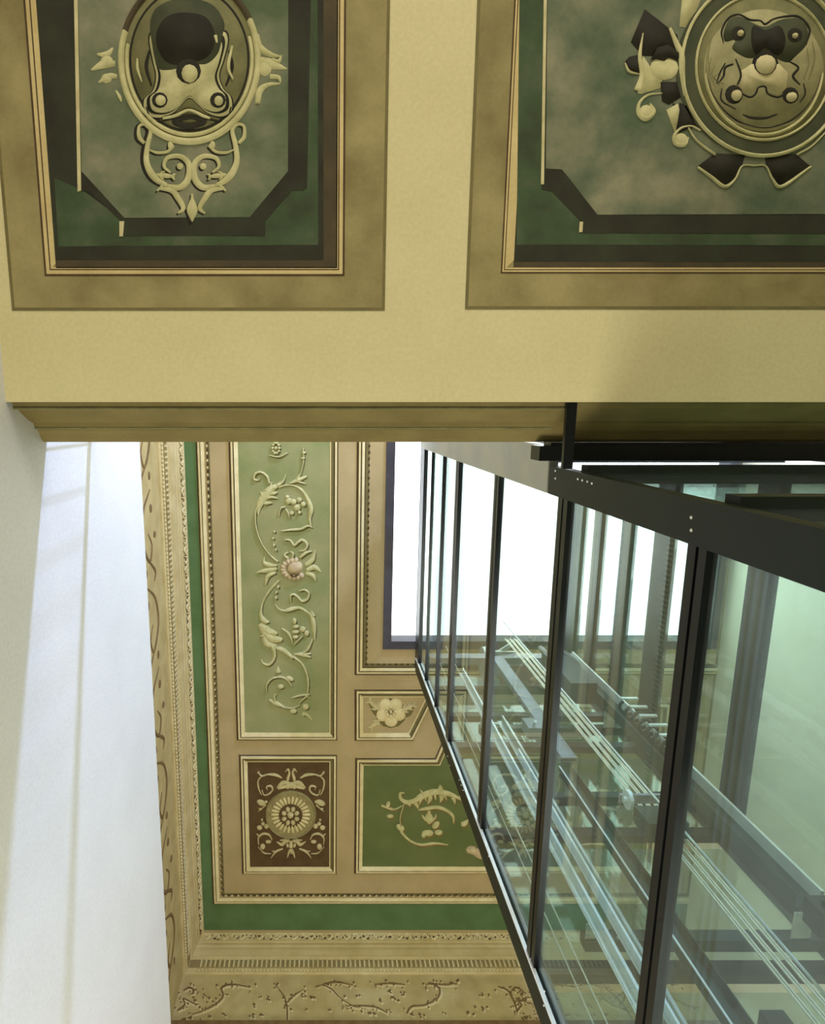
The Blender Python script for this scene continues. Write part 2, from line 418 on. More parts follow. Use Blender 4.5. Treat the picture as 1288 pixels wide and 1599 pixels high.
Q2 = inset(Q, 0.0, 0.0, 0.055, 0.03)
mb = MB(); prism(mb, Q2, HL, -0.001, 0.0035); mb.build('dark_ground', M_CDARK, cl)
Q3 = inset(Q2, 0.012, 0.08, 0.05, 0.09)
poly_part(cl, 'green_ground', [(172, 560), (262, 600), (385, 690), (900, 600), (965, 595), (995, -900), (1000, 770), (185, 775)], c1, 0.0040, M_CGREEN)
# raised octagonal field: dark bevel, light edge, mottled field
oct_o = [(214, -1000), (248, 600), (262, 602), (283, 604), (377, 692), (383, 742), (833, 742), (833, 697), (917, 600), (958, 600), (966, -1000)]
poly_part(cl, 'bevel', oct_o, c1, 0.0055, M_CDARK)
poly_part(cl, 'field', [(228, -1000), (258, 540), (392, 686), (785, 684), (905, 540), (908, -1000)], c1, 0.0070, M_CFIELD)
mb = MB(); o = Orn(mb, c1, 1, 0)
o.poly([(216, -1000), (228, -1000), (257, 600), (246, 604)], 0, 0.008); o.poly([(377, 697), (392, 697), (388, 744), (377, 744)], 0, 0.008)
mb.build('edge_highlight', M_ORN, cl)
# medallion (sketch units of the enlarged detail)
def m1(x, y, d=0.0): return SO(60+x/3.067, y/3.067, d)
def ellipse(cx, cy, rx, ry, n=56): return [(cx+rx*math.cos(2*math.pi*i/n), cy+ry*math.sin(2*math.pi*i/n)) for i in range(n)]
def elring(mb, fm, cx, cy, rx0, ry0, rx1, ry1, d, a0=0, a1=2*math.pi, h=0.006, n=64, taper=False):
    """half round ring between two ellipses"""
    vs = []; fs = []
    for i in range(n+1):
        t = a0+(a1-a0)*i/n; c, s_ = math.cos(t), math.sin(t)
        q = math.sin(math.pi*i/n) if taper else 1.0
        for k, e in ((0, 0), (0.2, 0.7), (0.5, 1), (0.8, 0.7), (1, 0)):
            kk = 0.5+(k-0.5)*q
            vs.append(fm(cx+(rx0+(rx1-rx0)*kk)*c, cy+(ry0+(ry1-ry0)*kk)*s_, d+h*e))
    for i in range(n):
        for k in range(4):
            a = i*5+k; fs.append((a, a+1, a+6, a+5))
    mb.add(vs, fs)
PI = math.pi
med = MB(); Orn(med, m1, 1, 0).poly(ellipse(725, 290, 340, 405), 0, 0.0085); med = med.build('medallion', M_CMID, cl)
def smooth_poly(pts, n=5):
    P = [pts[-1]] + list(pts) + [pts[0], pts[1]]; out = []
    for i in range(1, len(P)-2):
        for k in range(n):
            t = k/n
            out.append(tuple(0.5*(2*P[i][c] + (P[i+1][c]-P[i-1][c])*t + (2*P[i-1][c]-5*P[i][c]+4*P[i+1][c]-P[i+2][c])*t*t + (3*P[i][c]-P[i-1][c]-3*P[i+1][c]+P[i+2][c])*t**3) for c in (0, 1)))
    return out
class Split(Orn):
    """like Orn, but every shape becomes a part of its own"""
    def __init__(s, fm, h, base, name, m, parent): super().__init__(None, fm, 1, h, base=base); s.a = (name, m, parent)
    def _go(s, fn, *a, **k):
        s.mb = MB(); fn(*a, **k); o = s.mb.build(s.a[0], s.a[1], s.a[2], smooth=True)
        if s.a[2].parent: o.location = (0, 0, 0)
    def st(s, *a, **k): s._go(super().st, *a, **k)
    def bl(s, *a, **k): s._go(super().bl, *a, **k)
    def poly(s, *a, **k): s._go(super().poly, *a, **k)
def sub(name, m, parent, fn, fm=None, h=0.005, base=0.008, label=None):
    if name in ('cartouche_rib', 'boss', 'strapwork', 'scroll_hollow', 'boss_socket'):
        fn(Split(fm, h, base, name, m, parent)); return
    mb = MB(); fn(Orn(mb, fm, 1, h, base=base)); ob = mb.build(name, m, parent, smooth=True)
    ob.location = (0, 0, 0) if parent.parent else ob.location
    if label: ob['label'] = label
    return ob
def f(o):
    elring(o.mb, m1, 725, 290, 342, 408, 312, 375, 0.008, a0=-0.5, a1=PI+0.35, h=0.012, taper=False)
    elring(o.mb, m1, 725, 290, 308, 370, 290, 350, 0.008, a0=-0.3, a1=PI+0.2, h=0.009)
sub('rim', M_CORNM, med, f)
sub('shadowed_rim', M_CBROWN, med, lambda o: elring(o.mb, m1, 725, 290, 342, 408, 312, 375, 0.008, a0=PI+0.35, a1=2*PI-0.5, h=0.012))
def f(o): o.poly(ellipse(725, 290, 288, 345), 0, 0.0095)
sub('dish', M_CMID, med, f, m1)
def f(o):
    elring(o.mb, m1, 725, 290, 288, 346, 276, 334, 0.009, h=0.002)
    # painted umber hollow behind the boss and lines around the cartouche
    o.st([(740, 570), (650, 590), (725, 612), (800, 590), (725, 570)], 10, 22, 30, 22, 10)
sub('umber_paint', M_CLINESHADE, med, f, m1, h=0.002, base=0.0135)
def cart(o, w=1.0, dx=0, dy=0, top=True):
    # four armed strapwork plate
    pts = [(560, 300), (575, 370), (560, 440), (520, 480), (530, 545), (590, 560), (650, 540), (690, 500), (725, 470), (765, 500), (810, 540), (870, 555), (915, 530), (915, 470), (880, 430), (860, 370), (880, 300), (900, 210), (880, 170), (820, 200), (725, 250), (630, 200), (580, 160), (545, 200)]
    return smooth_poly([(725+(x-725)*w+dx, 370+(y-370)*w+dy) for x, y in pts])
sub('cartouche_line', M_CLINESHADE, med, lambda o: o.poly(cart(o, 1.09), 0, 0.0112), m1)
sub('cartouche_border', M_CORNM, med, lambda o: o.poly(cart(o, 1.05), 0, 0.0118), m1)
def f(o):
    o.poly(cart(o, 0.98), 0, 0.0124)
    o.st([(535, 250), (520, 330), (545, 420)], 10, 16, 8); o.st([(915, 250), (930, 330), (900, 420)], 10, 16, 8)
    o.bl(585, 490, 45); o.bl(862, 490, 45); o.bl(722, 350, 64)
    o.st([(520, 520), (560, 590), (725, 560), (890, 590), (925, 520)], 6, 10, 6)
sub('cartouche_outline', M_CLINESHADE, med, f, m1, h=0.002, base=0.0125)
def f(o):
    o.poly(cart(o, 0.90, 0, 6), 0, 0.0138)
sub('cartouche', M_CORNM, med, f, m1)
def f(o):
    o.bl(722, 350, 60, h=0.0025); o.bl(585, 488, 38, h=0.0025); o.bl(862, 488, 38, h=0.0025)
sub('boss_socket', M_CLINESHADE, med, f, m1, base=0.014)
def f(o):
    o.bl(728, 362, 40, 44, h=0.018); o.bl(590, 490, 26, 26, h=0.014); o.bl(866, 492, 22, 24, h=0.014)
sub('boss', M_CORNM, med, f, m1, base=0.014)
def f(o):
    o.st([(850, 180), (858, 215)], 16, 10); o.st([(600, 575), (660, 562), (725, 535), (790, 562), (825, 575)], 10, 16, 12, 16, 10)
    o.st([(478, 290), (480, 340), (500, 400)], 8, 14, 6); o.st([(930, 230), (912, 330), (935, 390)], 12, 16, 8)
sub('cartouche_rib', M_CORNM, med, f, m1, base=0.014)
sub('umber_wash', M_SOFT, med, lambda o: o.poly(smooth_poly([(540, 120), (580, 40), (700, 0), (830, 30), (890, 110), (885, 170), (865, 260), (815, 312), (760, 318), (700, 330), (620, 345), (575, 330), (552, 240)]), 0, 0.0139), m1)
sub('umber_hollow', M_CLINESHADE, med, lambda o: o.poly(smooth_poly([(575, 150), (620, 90), (700, 70), (800, 90), (845, 160), (840, 240), (800, 290), (720, 312), (650, 320), (600, 290), (570, 220)]), 0, 0.0141), m1)
# side palmettes and the scrolled pendant
def f(o):
    o.st([(1050, 170), (1060, 230), (1110, 265), (1160, 275)], 14, 34, 26, 8); o.st([(1060, 290), (1110, 310), (1190, 335)], 30, 50, 6)
    o.st([(1050, 500), (1060, 440), (1100, 410), (1160, 405)], 24, 32, 20, 8); o.st([(1120, 290), (1150, 300), (1165, 270)], 20, 20, 6)
    o.st([(1110, 370), (1150, 375), (1160, 400)], 24, 20, 6); o.bl(1085, 330, 32, 40)
sub('palmette', M_CORNM, cl, f, m1, h=0.008, base=0.007)
def f(o):
    o.st([(360, 235), (330, 265), (285, 265)], 8, 30, 10); o.st([(370, 310), (320, 310), (255, 340)], 26, 44, 8)
    o.st([(380, 370), (340, 370), (290, 400)], 18, 30, 8); o.bl(330, 300, 30, 30); o.bl(330, 380, 26, 24); o.st([(375, 440), (392, 470), (400, 492)], 10, 16, 6)
sub('palmette', M_CORNM, cl, f, m1, h=0.008, base=0.007)
def pend(o):
    for sgn in (-1, 1):
        X = lambda x: 735 + sgn*(x-735)
        o.st([(X(960), 690), (X(985), 660), (X(985), 610), (X(955), 600), (X(930), 630), (X(945), 700), (X(950), 780), (X(915), 850), (X(850), 895)], 16, 20, 14, 16, 20, 24, 28, 34, 20)
        o.st([(X(850), 895), (X(790), 900), (X(752), 860), (X(748), 790), (X(790), 752), (X(850), 760), (X(866), 800), (X(835), 830)], 22, 30, 32, 28, 24, 20, 16, 10)
        o.st([(X(940), 720), (X(900), 735), (X(850), 730), (X(820), 700)], 6, 14, 14, 18)
        o.bl(X(835), 700, 14, 22); o.leaf(X(900), 840, X(815), 850, 40, 2)
        o.st([(X(890), 905), (X(830), 915), (X(800), 950), (X(775), 1000), (X(800), 1025)], 14, 26, 28, 22, 8)
        o.bl(X(790), 800, 16); o.st([(X(900), 918), (X(870), 890)], 8, 18)
    o.st([(738, 960), (738, 1010), (738, 1065)], 20, 52, 4); o.st([(738, 930), (738, 1000)], 10, 26)
sub('pendant', M_CORNM, cl, pend, m1, h=0.008, base=0.0075)
def pend_side_shade(o):
    for sgn in (-1,):
        X = lambda x: 735 + sgn*(x-735)
        o.st([(X(960), 690), (X(985), 660), (X(985), 610), (X(955), 600), (X(930), 630), (X(945), 700), (X(950), 780), (X(915), 850), (X(850), 895)], 20, 30, 24, 26, 34, 40, 40, 40, 24)
    o.st([(722, 1000), (735, 1075)], 30, 6)
sub('pendant_shade', M_CLINESHADE, cl, pend, lambda x, y, d=0.0: m1(x-8, y+8, d), h=0.001, base=0.0068)  # shifted dark copy of the pendant, a drop shadow in paint
sub('pendant_side_shade', M_CLINESHADE, cl, lambda o: pend_side_shade(o), lambda x, y, d=0.0: m1(x-9, y+5, d), h=0.001, base=0.007)  # broader dark strokes paint more shadow beside one side of the pendant

# right coffer
RX0 = 0.577
cr = coffer(RX0, 2.78, -2.6, -0.415, 'painted_coffer', 'green painted coffer at the upper right with a round medallion on strapwork', (1.678, -1.274, HL))
R2 = rect_poly(0.715, 2.66, -2.45, -0.553)
mb = MB(); ring(mb, R2, HL, 0.0, 0.006, 0.003, 0.003); ring(mb, R2, HL, 0.012, 0.016, 0.003, 0.003); mb.build('umber_line', M_DARK, cr)
mb = MB(); ring(mb, R2, HL, 0.006, 0.012, 0.003, 0.004); ring(mb, R2, HL, 0.016, 0.022, 0.003, 0.003); ring(mb, R2, HL, 0.016, 0.050, 0.003, 0.0035, edges=(3,)); mb.build('cream_strip', M_STRIP, cr)
Q = inset(R2, 0.05, 0.02, 0.02, 0.022)
mb = MB(); prism(mb, Q, HL, -0.001, 0.0030); mb.build('brown_ground', M_CBROWN, cr)
Q2 = inset(Q, 0.0, 0.0, 0.05, 0.022)
mb = MB(); prism(mb, Q2, HL, -0.001, 0.0036); mb.build('dark_ground', M_CDARK, cr)
poly_part(cr, 'green_ground', [(345, -500), (330, 760), (2050, 765), (2050, -500)], c2, 0.0042, M_CGREEN)
poly_part(cr, 'bevel', [(428, -1000), (408, 590), (440, 596), (530, 690), (527, 725), (1900, 728), (1900, 690), (2000, 596), (2000, -1000)], c2, 0.0055, M_CDARK)
poly_part(cr, 'field', [(434, -1000), (420, 525), (470, 528), (580, 668), (1850, 664), (1960, 530), (1990, -1000)], c2, 0.0070, M_CFIELD2)
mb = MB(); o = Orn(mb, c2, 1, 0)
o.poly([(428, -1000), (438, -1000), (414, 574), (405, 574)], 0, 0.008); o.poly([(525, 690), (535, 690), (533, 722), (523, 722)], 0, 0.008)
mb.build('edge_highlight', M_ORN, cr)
def m2(x, y, d=0.0): return SO(940+x/3.70, y/3.70, d)
# strapwork behind the medallion
def f(o):
    o.poly([(545, 965), (645, 890), (820, 900), (800, 960), (760, 1040), (695, 1078)], 0, 0.0085)
    o.poly([(1195, 965), (1110, 895), (930, 900), (940, 960), (975, 1040), (1035, 1080)], 0, 0.0085)
    o.poly([(470, 640), (560, 740), (500, 745), (420, 780), (400, 600)], 0, 0.0085)
    o.poly([(160, 250), (240, 60), (330, 130), (430, 210), (440, 330), (230, 330)], 0, 0.0080)
    o.poly([(120, 370), (150, 335), (215, 320), (215, 430), (175, 435)], 0, 0.0080)
    o.poly([(1700, 965), (1620, 895), (1330, 760), (1280, 700), (1400, 560), (1560, 500)], 0, 0.0080)
sub('strapwork', M_CLINESHADE, cr, f, m2)
def f(o):
    o.st([(490, 745), (540, 820), (645, 900)], 8, 10, 12)
    o.st([(545, 970), (620, 1025), (700, 1082), (760, 1040), (800, 965), (870, 962), (935, 965), (975, 1040), (1030, 1082), (1195, 968)], 12, 18, 20, 12, 9, 8, 9, 12, 20, 12)
    o.st([(1115, 900), (1200, 850), (1280, 770)], 12, 10, 8)
    o.st([(125, 370), (150, 420), (210, 435)], 6, 12, 4)
    o.st([(230, 200), (212, 330), (225, 440), (200, 530)], 6, 22, 30, 44)
    o.poly([(200, 545), (215, 440), (230, 330), (290, 420), (340, 470), (330, 515), (220, 548)], 0, 0.0092)
    o.st([(385, 170), (420, 250), (450, 330), (455, 430), (470, 560)], 16, 30, 40, 36, 20)
    o.st([(560, 760), (510, 735), (450, 745), (410, 790), (420, 835), (470, 840), (490, 800)], 10, 12, 14, 20, 26, 24, 10)
    o.st([(340, 545), (260, 555), (210, 600), (205, 660), (245, 690), (290, 650), (270, 605)], 6, 12, 18, 26, 34, 30, 10)
    o.bl(250, 655, 44); o.bl(450, 815, 40)
    o.poly([(365, 640), (430, 605), (440, 640), (430, 700), (415, 775)], 0, 0.0096)
    o.poly([(470, -140), (580, -40), (500, 170), (440, 160), (450, 60)], 0, 0.0088)
    o.bl(353, 400, 84, 70)
sub('scroll', M_CORNM, cr, f, m2, h=0.008, base=0.0085)
def f(o):
    o.poly([(275, 350), (310, 285), (370, 272), (430, 320), (430, 350), (400, 350), (370, 345), (345, 365), (300, 350)], 0, 0.0175)
    o.poly([(330, 480), (430, 480), (460, 560), (380, 610), (340, 590)], 0, 0.0092)
    o.poly([(440, 600), (480, 620), (540, 735), (425, 770), (440, 690)], 0, 0.0100)
sub('scroll_hollow', M_CLINESHADE, cr, f, m2)
med2 = MB(); Orn(med2, m2, 1, 0).poly(ellipse(920, 400, 500, 510), 0, 0.0100)
med2 = med2.build('medallion', M_SOFT, cr)
def f(o):
    elring(o.mb, m2, 922, 395, 480, 522, 462, 500, 0.010, h=0.010)
    elring(o.mb, m2, 922, 395, 395, 428, 382, 412, 0.010, h=0.008)
    elring(o.mb, m2, 922, 395, 345, 400, 330, 380, 0.010, a0=0.1, a1=PI-0.1, h=0.008)
sub('rim', M_CORNM, med2, f, m2)
sub('dish', M_CMID, med2, lambda o: o.poly(ellipse(922, 395, 380, 412), 0, 0.0112), m2)
sub('face_plate', M_CMID2, med2, lambda o: (o.poly(ellipse(922, 415, 345, 350), 0, 0.0120),), m2)
def f(o):
    elring(o.mb, m2, 922, 380, 338, 372, 328, 360, 0.012, a0=0.15, a1=PI-0.15, h=0.002, taper=True)
    o.st([(690, 260), (680, 190), (720, 115), (780, 95), (840, 125), (900, 130), (930, 150), (980, 120), (1060, 105), (1130, 110), (1185, 180), (1165, 270)], 6, 12, 12, 10, 14, 10, 14, 10, 14, 12, 14, 6)
    o.bl(775, 205, 46, 46); o.bl(1100, 215, 46, 46)
    o.poly(smooth_poly([(860, 160), (930, 185), (1010, 160), (1045, 230), (1030, 310), (990, 330), (930, 290), (875, 325), (850, 250)]), 0, 0.0133)
    o.bl(930, 375, 76, 76); o.bl(750, 555, 52, 56); o.bl(1075, 560, 48, 48)
    o.st([(800, 670), (850, 688), (930, 690), (1000, 668)], 8, 16, 16, 8)
    o.st([(745, 380), (700, 400), (690, 450), (655, 495)], 12, 14, 12, 6); o.st([(700, 375), (670, 430), (650, 490)], 8, 10, 6)
    o.st([(780, 540), (840, 570), (875, 550), (890, 515), (930, 510), (945, 550), (1000, 570), (1040, 555)], 10, 12, 12, 12, 12, 12, 12, 10)
    o.st([(1060, 360), (1120, 400), (1090, 450), (1130, 500)], 8, 14, 16, 8); o.st([(1150, 490), (1160, 550), (1130, 600)], 6, 10, 6)
    o.st([(760, 350), (790, 440), (770, 500)], 8, 14, 10); o.st([(680, 520), (680, 590), (760, 640)], 6, 10, 6)
sub('cartouche_outline', M_CLINESHADE, med2, f, m2, h=0.002, base=0.012)
def f(o):
    o.poly([(790, 420), (850, 380), (1010, 380), (1060, 430), (1050, 520), (1000, 560), (950, 540), (920, 500), (880, 530), (840, 560), (790, 520)], 0, 0.0128)
sub('cartouche', M_ORN, med2, f, m2)
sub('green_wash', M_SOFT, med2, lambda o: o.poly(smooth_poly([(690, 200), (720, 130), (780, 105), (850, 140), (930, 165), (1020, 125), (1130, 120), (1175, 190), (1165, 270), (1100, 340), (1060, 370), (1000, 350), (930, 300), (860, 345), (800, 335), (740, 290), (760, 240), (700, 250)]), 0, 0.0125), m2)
def f(o):
    for k in range(7):
        o.st([(600+10*k, 300+22*k), (590+8*k, 400+10*k), (620+12*k, 520-4*k)], 3, 5, 3) if k % 2 == 0 else None
    o.st([(1200, 250), (1215, 350), (1180, 470)], 4, 8, 4); o.st([(1170, 290), (1180, 380), (1150, 470)], 3, 6, 3)
    o.st([(620, 230), (600, 330), (610, 420)], 4, 8, 4); o.st([(660, 650), (760, 720), (930, 745), (1090, 715), (1200, 640)], 4, 12, 14, 12, 4)
sub('hatching', M_CMID, med2, f, m2, h=0.001, base=0.0125)
def f(o):
    o.bl(930, 385, 58, 56, h=0.018); o.bl(762, 562, 30, 32, h=0.014); o.bl(1078, 572, 30, 28, h=0.014)
    o.bl(785, 205, 18, h=0.01); o.bl(1098, 220, 16, h=0.01)
sub('boss', M_ORN, med2, f, m2, base=0.014)

# ================================================================ HIGH CEILING: borders, panels, cornices
GX0, GY1, GX1, GY0 = -1.655, 7.03, 5.15, -4.0
BX0, BY1, BX1, BY0 = -1.505, 6.60, 5.12, -3.85
brd = thing('trim_1', 'flat green painted band running round the ochre ceiling', 'ceiling border', (GX0, GY1, HC), kind='structure')
mb = MB(); mb.box(GX0, BX0, GY0, GY1, HC-0.003, HC+0.01); mb.box(BX1, GX1, GY0, GY1, HC-0.003, HC+0.01); mb.box(BX0, BX1, BY1, GY1, HC-0.003, HC+0.01); mb.box(BX0, BX1, GY0, BY0, HC-0.003, HC+0.01); mb.build('painted_band', M_GREEN, brd)
B = rect_poly(BX0, BX1, BY0, BY1)
mb = MB(); ring(mb, B, HC, -0.01, 0.012, 0.012, 0.012); ring(mb, B, HC, 0.036, 0.046, 0.012, 0.012); mb.build('umber_line', M_DARK, brd)
mb = MB(); ring(mb, B, HC, 0.012, 0.036, 0.03, 0.034); ring(mb, B, HC, 0.046, 0.085, 0.03, 0.016); mb.build('moulding', M_LIGHT, brd)
mb = MB(); ring(mb, B, HC, 0.105, 0.150, 0.006, 0.006); mb.build('olive_line', M_OLIVE, brd)
def beads(mb, x0, y0, x1, y1, step, rx, ry, z, rz):
    L = math.hypot(x1-x0, y1-y0); n = int(L/step)
    for i in range(n+1):
        t = i/n; mb.sphere((x0+(x1-x0)*t, y0+(y1-y0)*t, z), rx*(0.8+0.4*random.random()), ry*(0.8+0.4*random.random()), rz, 6, 4)
mb = MB(); beads(mb, BX0+0.128, 0, BX0+0.128, BY1-0.128, 0.085, 0.014, 0.024, HC-0.006, 0.012)
beads(mb, BX0+0.128, BY1-0.128, 3.2, BY1-0.128, 0.085, 0.024, 0.014, HC-0.006, 0.012); b_ = mb.build('beading', M_DARK, brd)
mb = MB(); beads(mb, BX0+0.118, 0.04, BX0+0.118, BY1-0.118, 0.085, 0.010, 0.018, HC-0.008, 0.012)
beads(mb, BX0+0.17, BY1-0.118, 3.2, BY1-0.118, 0.085, 0.018, 0.010, HC-0.008, 0.012); mb.build('light_beading', M_LIGHT, brd)

def cframe(root, poly, field_m, d=0.0, lit=None):
    """painted and moulded frame of a ceiling panel; lit = indexes of edges whose broad slope is light"""
    mb = MB(); ring(mb, poly, HC, -0.012, 0.016, 0.006, 0.006, edges=lit); ring(mb, poly, HC, 0.038, 0.052, 0.014, 0.014)  # wider outer line at bottom and left paints a shadow beside the frame
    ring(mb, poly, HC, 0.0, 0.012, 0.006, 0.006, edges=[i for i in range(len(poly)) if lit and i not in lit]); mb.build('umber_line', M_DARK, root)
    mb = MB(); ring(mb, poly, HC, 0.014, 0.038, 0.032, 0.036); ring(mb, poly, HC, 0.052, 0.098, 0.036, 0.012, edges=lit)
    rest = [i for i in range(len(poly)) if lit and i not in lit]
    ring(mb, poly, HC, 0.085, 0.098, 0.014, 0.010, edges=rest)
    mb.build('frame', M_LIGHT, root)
    mb = MB(); ring(mb, poly, HC, 0.052, 0.085, 0.022, 0.014, edges=rest); mb.build('shaded_slope', M_OLIVE, root)  # slopes of the remaining edges coloured darker, as painted shade
    mb = MB(); prism(mb, offset(poly, 0.094), HC, -0.001, 0.004); mb.build('field', field_m, root)

# long scroll panel; polygon order: (x0,y0)->(x1,y0)->(x1,y1)->(x0,y1): edges 0 top, 1 right, 2 bottom, 3 left
P = rect_poly(-1.115, 0.176, -0.42, 4.165)
pl = thing('ceiling_panel', 'long narrow sage green ceiling panel with scrolling leaves around a small head', 'ceiling panel', (-0.47, 1.9, HC), 'relief panels of the high ceiling')
cframe(pl, P, M_SAGE, lit=[2, 3])
Z3 = px_map(CE, 360, 680, 6.66); Z4 = px_map(CE, 360, 900, 6.15)
def long_orn(o3, o4, wd=1.35):
    class Wd:
        def __init__(s, o): s.o = o
        def st(s, pts, *ws): s.o.st(pts, *[w_*wd for w_ in ws])
        def bl(s, x, y, rx, ry=None, rot=0.0, h=None): s.o.bl(x, y, rx*1.1, (rx if ry is None else ry)*1.1, rot, h)
    o3, o4 = Wd(o3), Wd(o4)
    o = o3
    o.st([(500, 515), (420, 560), (350, 640), (300, 730), (285, 830)], 26, 60, 70, 46, 8)
    for q in ((470, 540, 495, 510, 24), (450, 600, 490, 590, 30), (430, 640, 490, 655, 26), (390, 700, 435, 700, 30), (400, 560, 430, 480, 26), (340, 650, 310, 580, 22)):
        o.st([(q[0]-40, q[1]+10), (q[0], q[1]), (q[2], q[3])], 20, q[4], 6)
    o.st([(405, 500), (375, 420), (310, 380), (255, 400), (243, 450), (280, 465), (305, 440)], 22, 18, 18, 20, 18, 14, 8)
    o.st([(490, 520), (545, 475), (575, 400)], 30, 18, 4)
    o.st([(610, 500), (700, 465), (790, 425)], 10, 34, 14); o.st([(690, 460), (730, 385)], 22, 8); o.st([(700, 478), (780, 505)], 20, 8)
    o.st([(725, 400), (748, 310), (760, 230), (752, 130)], 6, 10, 8, 8); o.bl(760, 178, 20, 12); o.bl(750, 235, 22, 12)
    o.st([(500, 540), (560, 520), (650, 520), (730, 560), (790, 640), (835, 760), (822, 860), (835, 945)], 14, 12, 14, 22, 26, 40, 24, 14)
    o.st([(850, 955), (800, 940), (730, 972), (630, 980), (520, 992)], 8, 18, 20, 18, 6)
    o.st([(290, 720), (258, 800), (265, 950), (320, 1110), (400, 1230), (490, 1310)], 10, 12, 12, 10, 10, 14)
    for q in ((600, 680, 34), (655, 690, 30), (712, 670, 26), (755, 715, 26), (690, 750, 34), (635, 805, 22), (590, 640, 20), (715, 800, 18)): o.bl(*q)
    o.st([(570, 740), (520, 760), (495, 850)], 16, 14, 6); o.st([(570, 760), (600, 810), (615, 870)], 18, 16, 6)
    for q in ((455, 1000), (442, 1070), (450, 1140), (470, 1190)): o.bl(q[0], q[1], 11, 15)
    o.st([(560, 1082), (620, 1090), (660, 1140), (700, 1110), (745, 1085), (795, 1130), (770, 1190), (705, 1200)], 12, 16, 20, 20, 22, 22, 18, 6)
    o.st([(480, 1350), (400, 1345), (350, 1320), (350, 1260)], 20, 40, 30, 8); o.st([(480, 1385), (380, 1400), (270, 1425)], 30, 44, 8)
    o.st([(470, 1420), (390, 1460), (360, 1560)], 24, 36, 8)
    o.st([(780, 1350), (850, 1290), (880, 1190)], 34, 40, 6); o.st([(790, 1400), (870, 1370), (940, 1420)], 34, 44, 8)
    o.st([(780, 1430), (850, 1450), (890, 1520)], 34, 36, 8); o.st([(720, 1270), (780, 1220), (850, 1200)], 20, 26, 6)
    o.st([(600, 1280), (560, 1240), (600, 1210)], 20, 18, 8); o.st([(640, 1270), (650, 1230), (620, 1200)], 18, 16, 8)
    for a in range(10): o.bl(470+34*math.cos(a*0.63), 130+34*math.sin(a*0.63)*1.6, 16, 14)
    o.st([(400, 205), (500, 222), (590, 180)], 8, 14, 8); o.bl(470, 130, 20)
    o = o4
    o.st([(465, 35), (370, 140), (310, 240), (290, 350), (312, 430)], 12, 14, 14, 22, 36)
    o.st([(300, 390), (330, 430), (368, 435)], 26, 38, 14); o.st([(285, 450), (345, 520), (445, 550)], 44, 66, 26)
    o.st([(300, 500), (380, 590), (495, 610)], 36, 64, 30); o.st([(320, 560), (350, 640), (440, 670)], 30, 50, 26); o.st([(330, 560), (280, 575)], 18, 6)
    o.st([(395, 660), (420, 720), (415, 790), (370, 845), (315, 835), (297, 795)], 30, 26, 22, 20, 16, 8)
    o.st([(410, 678), (500, 705), (600, 785)], 14, 36, 22)
    o.st([(610, 745), (700, 750), (765, 775)], 8, 34, 14); o.st([(690, 740), (745, 690), (785, 600)], 14, 22, 8); o.st([(690, 745), (770, 740)], 22, 10)
    o.st([(600, 765), (680, 830), (730, 930), (745, 1030), (738, 1115)], 20, 14, 14, 14, 10)
    o.st([(755, 1130), (670, 1140), (580, 1165)], 14, 16, 4); o.st([(740, 1140), (690, 1180), (650, 1220)], 14, 12, 6); o.st([(700, 1130), (760, 1165)], 14, 5)
    o.st([(370, 1180), (430, 1215), (510, 1250)], 8, 34, 14); o.st([(500, 1250), (590, 1262), (665, 1230)], 10, 8, 8)
    o.st([(430, 1200), (420, 1150), (435, 1125)], 14, 12, 6)
    o.bl(600, 1290, 34, 24); o.bl(720, 1250, 28, 28); o.st([(690, 1320), (730, 1325), (785, 1380)], 26, 22, 4)
    o.st([(345, 1100), (345, 1040), (395, 980), (470, 962), (540, 985), (590, 1055)], 6, 12, 14, 14, 14, 6)
    o.st([(455, 860), (455, 920)], 8, 44); o.bl(570, 980, 36, 20, 0.5); o.bl(480, 1055, 30, 22)
    o.st([(430, 265), (460, 310), (520, 330), (570, 318), (660, 300), (740, 345), (780, 380), (800, 480), (808, 610)], 6, 10, 18, 30, 24, 14, 28, 34, 8)
    o.st([(775, 330), (800, 380)], 8, 20)
    o.st([(580, 240), (575, 190), (600, 170), (640, 190), (685, 235), (735, 215), (750, 160), (710, 128), (650, 140)], 8, 14, 16, 18, 20, 20, 16, 16, 8)
    for q in ((612, 430, 20, 30), (625, 480, 30, 18), (622, 530, 34, 18), (622, 580, 26, 18), (690, 505, 30, 26), (730, 545, 22, 26)): o.bl(*q)
    o.st([(490, 495), (560, 550), (605, 655)], 8, 18, 5); o.st([(690, 570), (650, 610), (605, 655)], 10, 12, 5)
    for q in ((455, 100), (437, 150), (435, 205)): o.bl(q[0], q[1], 12, 15)
mb = MB(); A = Orn(mb, Z3, 1, 0.030, base=0.003); Bq = Orn(mb, Z4, 1, 0.030, base=0.003)
long_orn(A, Bq); mb.build('leaf_scroll', M_ORNG, pl, smooth=True)
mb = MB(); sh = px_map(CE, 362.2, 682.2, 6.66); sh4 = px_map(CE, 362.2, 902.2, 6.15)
long_orn(Orn(mb, sh, 1, 0.002, base=0.003), Orn(mb, sh4, 1, 0.002, base=0.003)); mb.build('painted_shade', M_ORNSHADE, pl)  # offset dark copy of the scroll paints the shade of its relief
mb = MB(); o = Orn(mb, Z3, 1, 0.03, base=0.003)
o.bl(670, 1370, 84, 72, -0.3, h=0.07)
for a_ in range(12):
    q = 0.9+a_*0.36; o.bl(665+118*math.cos(q), 1385+88*math.sin(q), 34, 26, q, h=0.045)
hd = mb.build('head', M_FLESH, pl, smooth=True)
mb = MB(); o = Orn(mb, Z3, 1, 0.03, base=0.03)
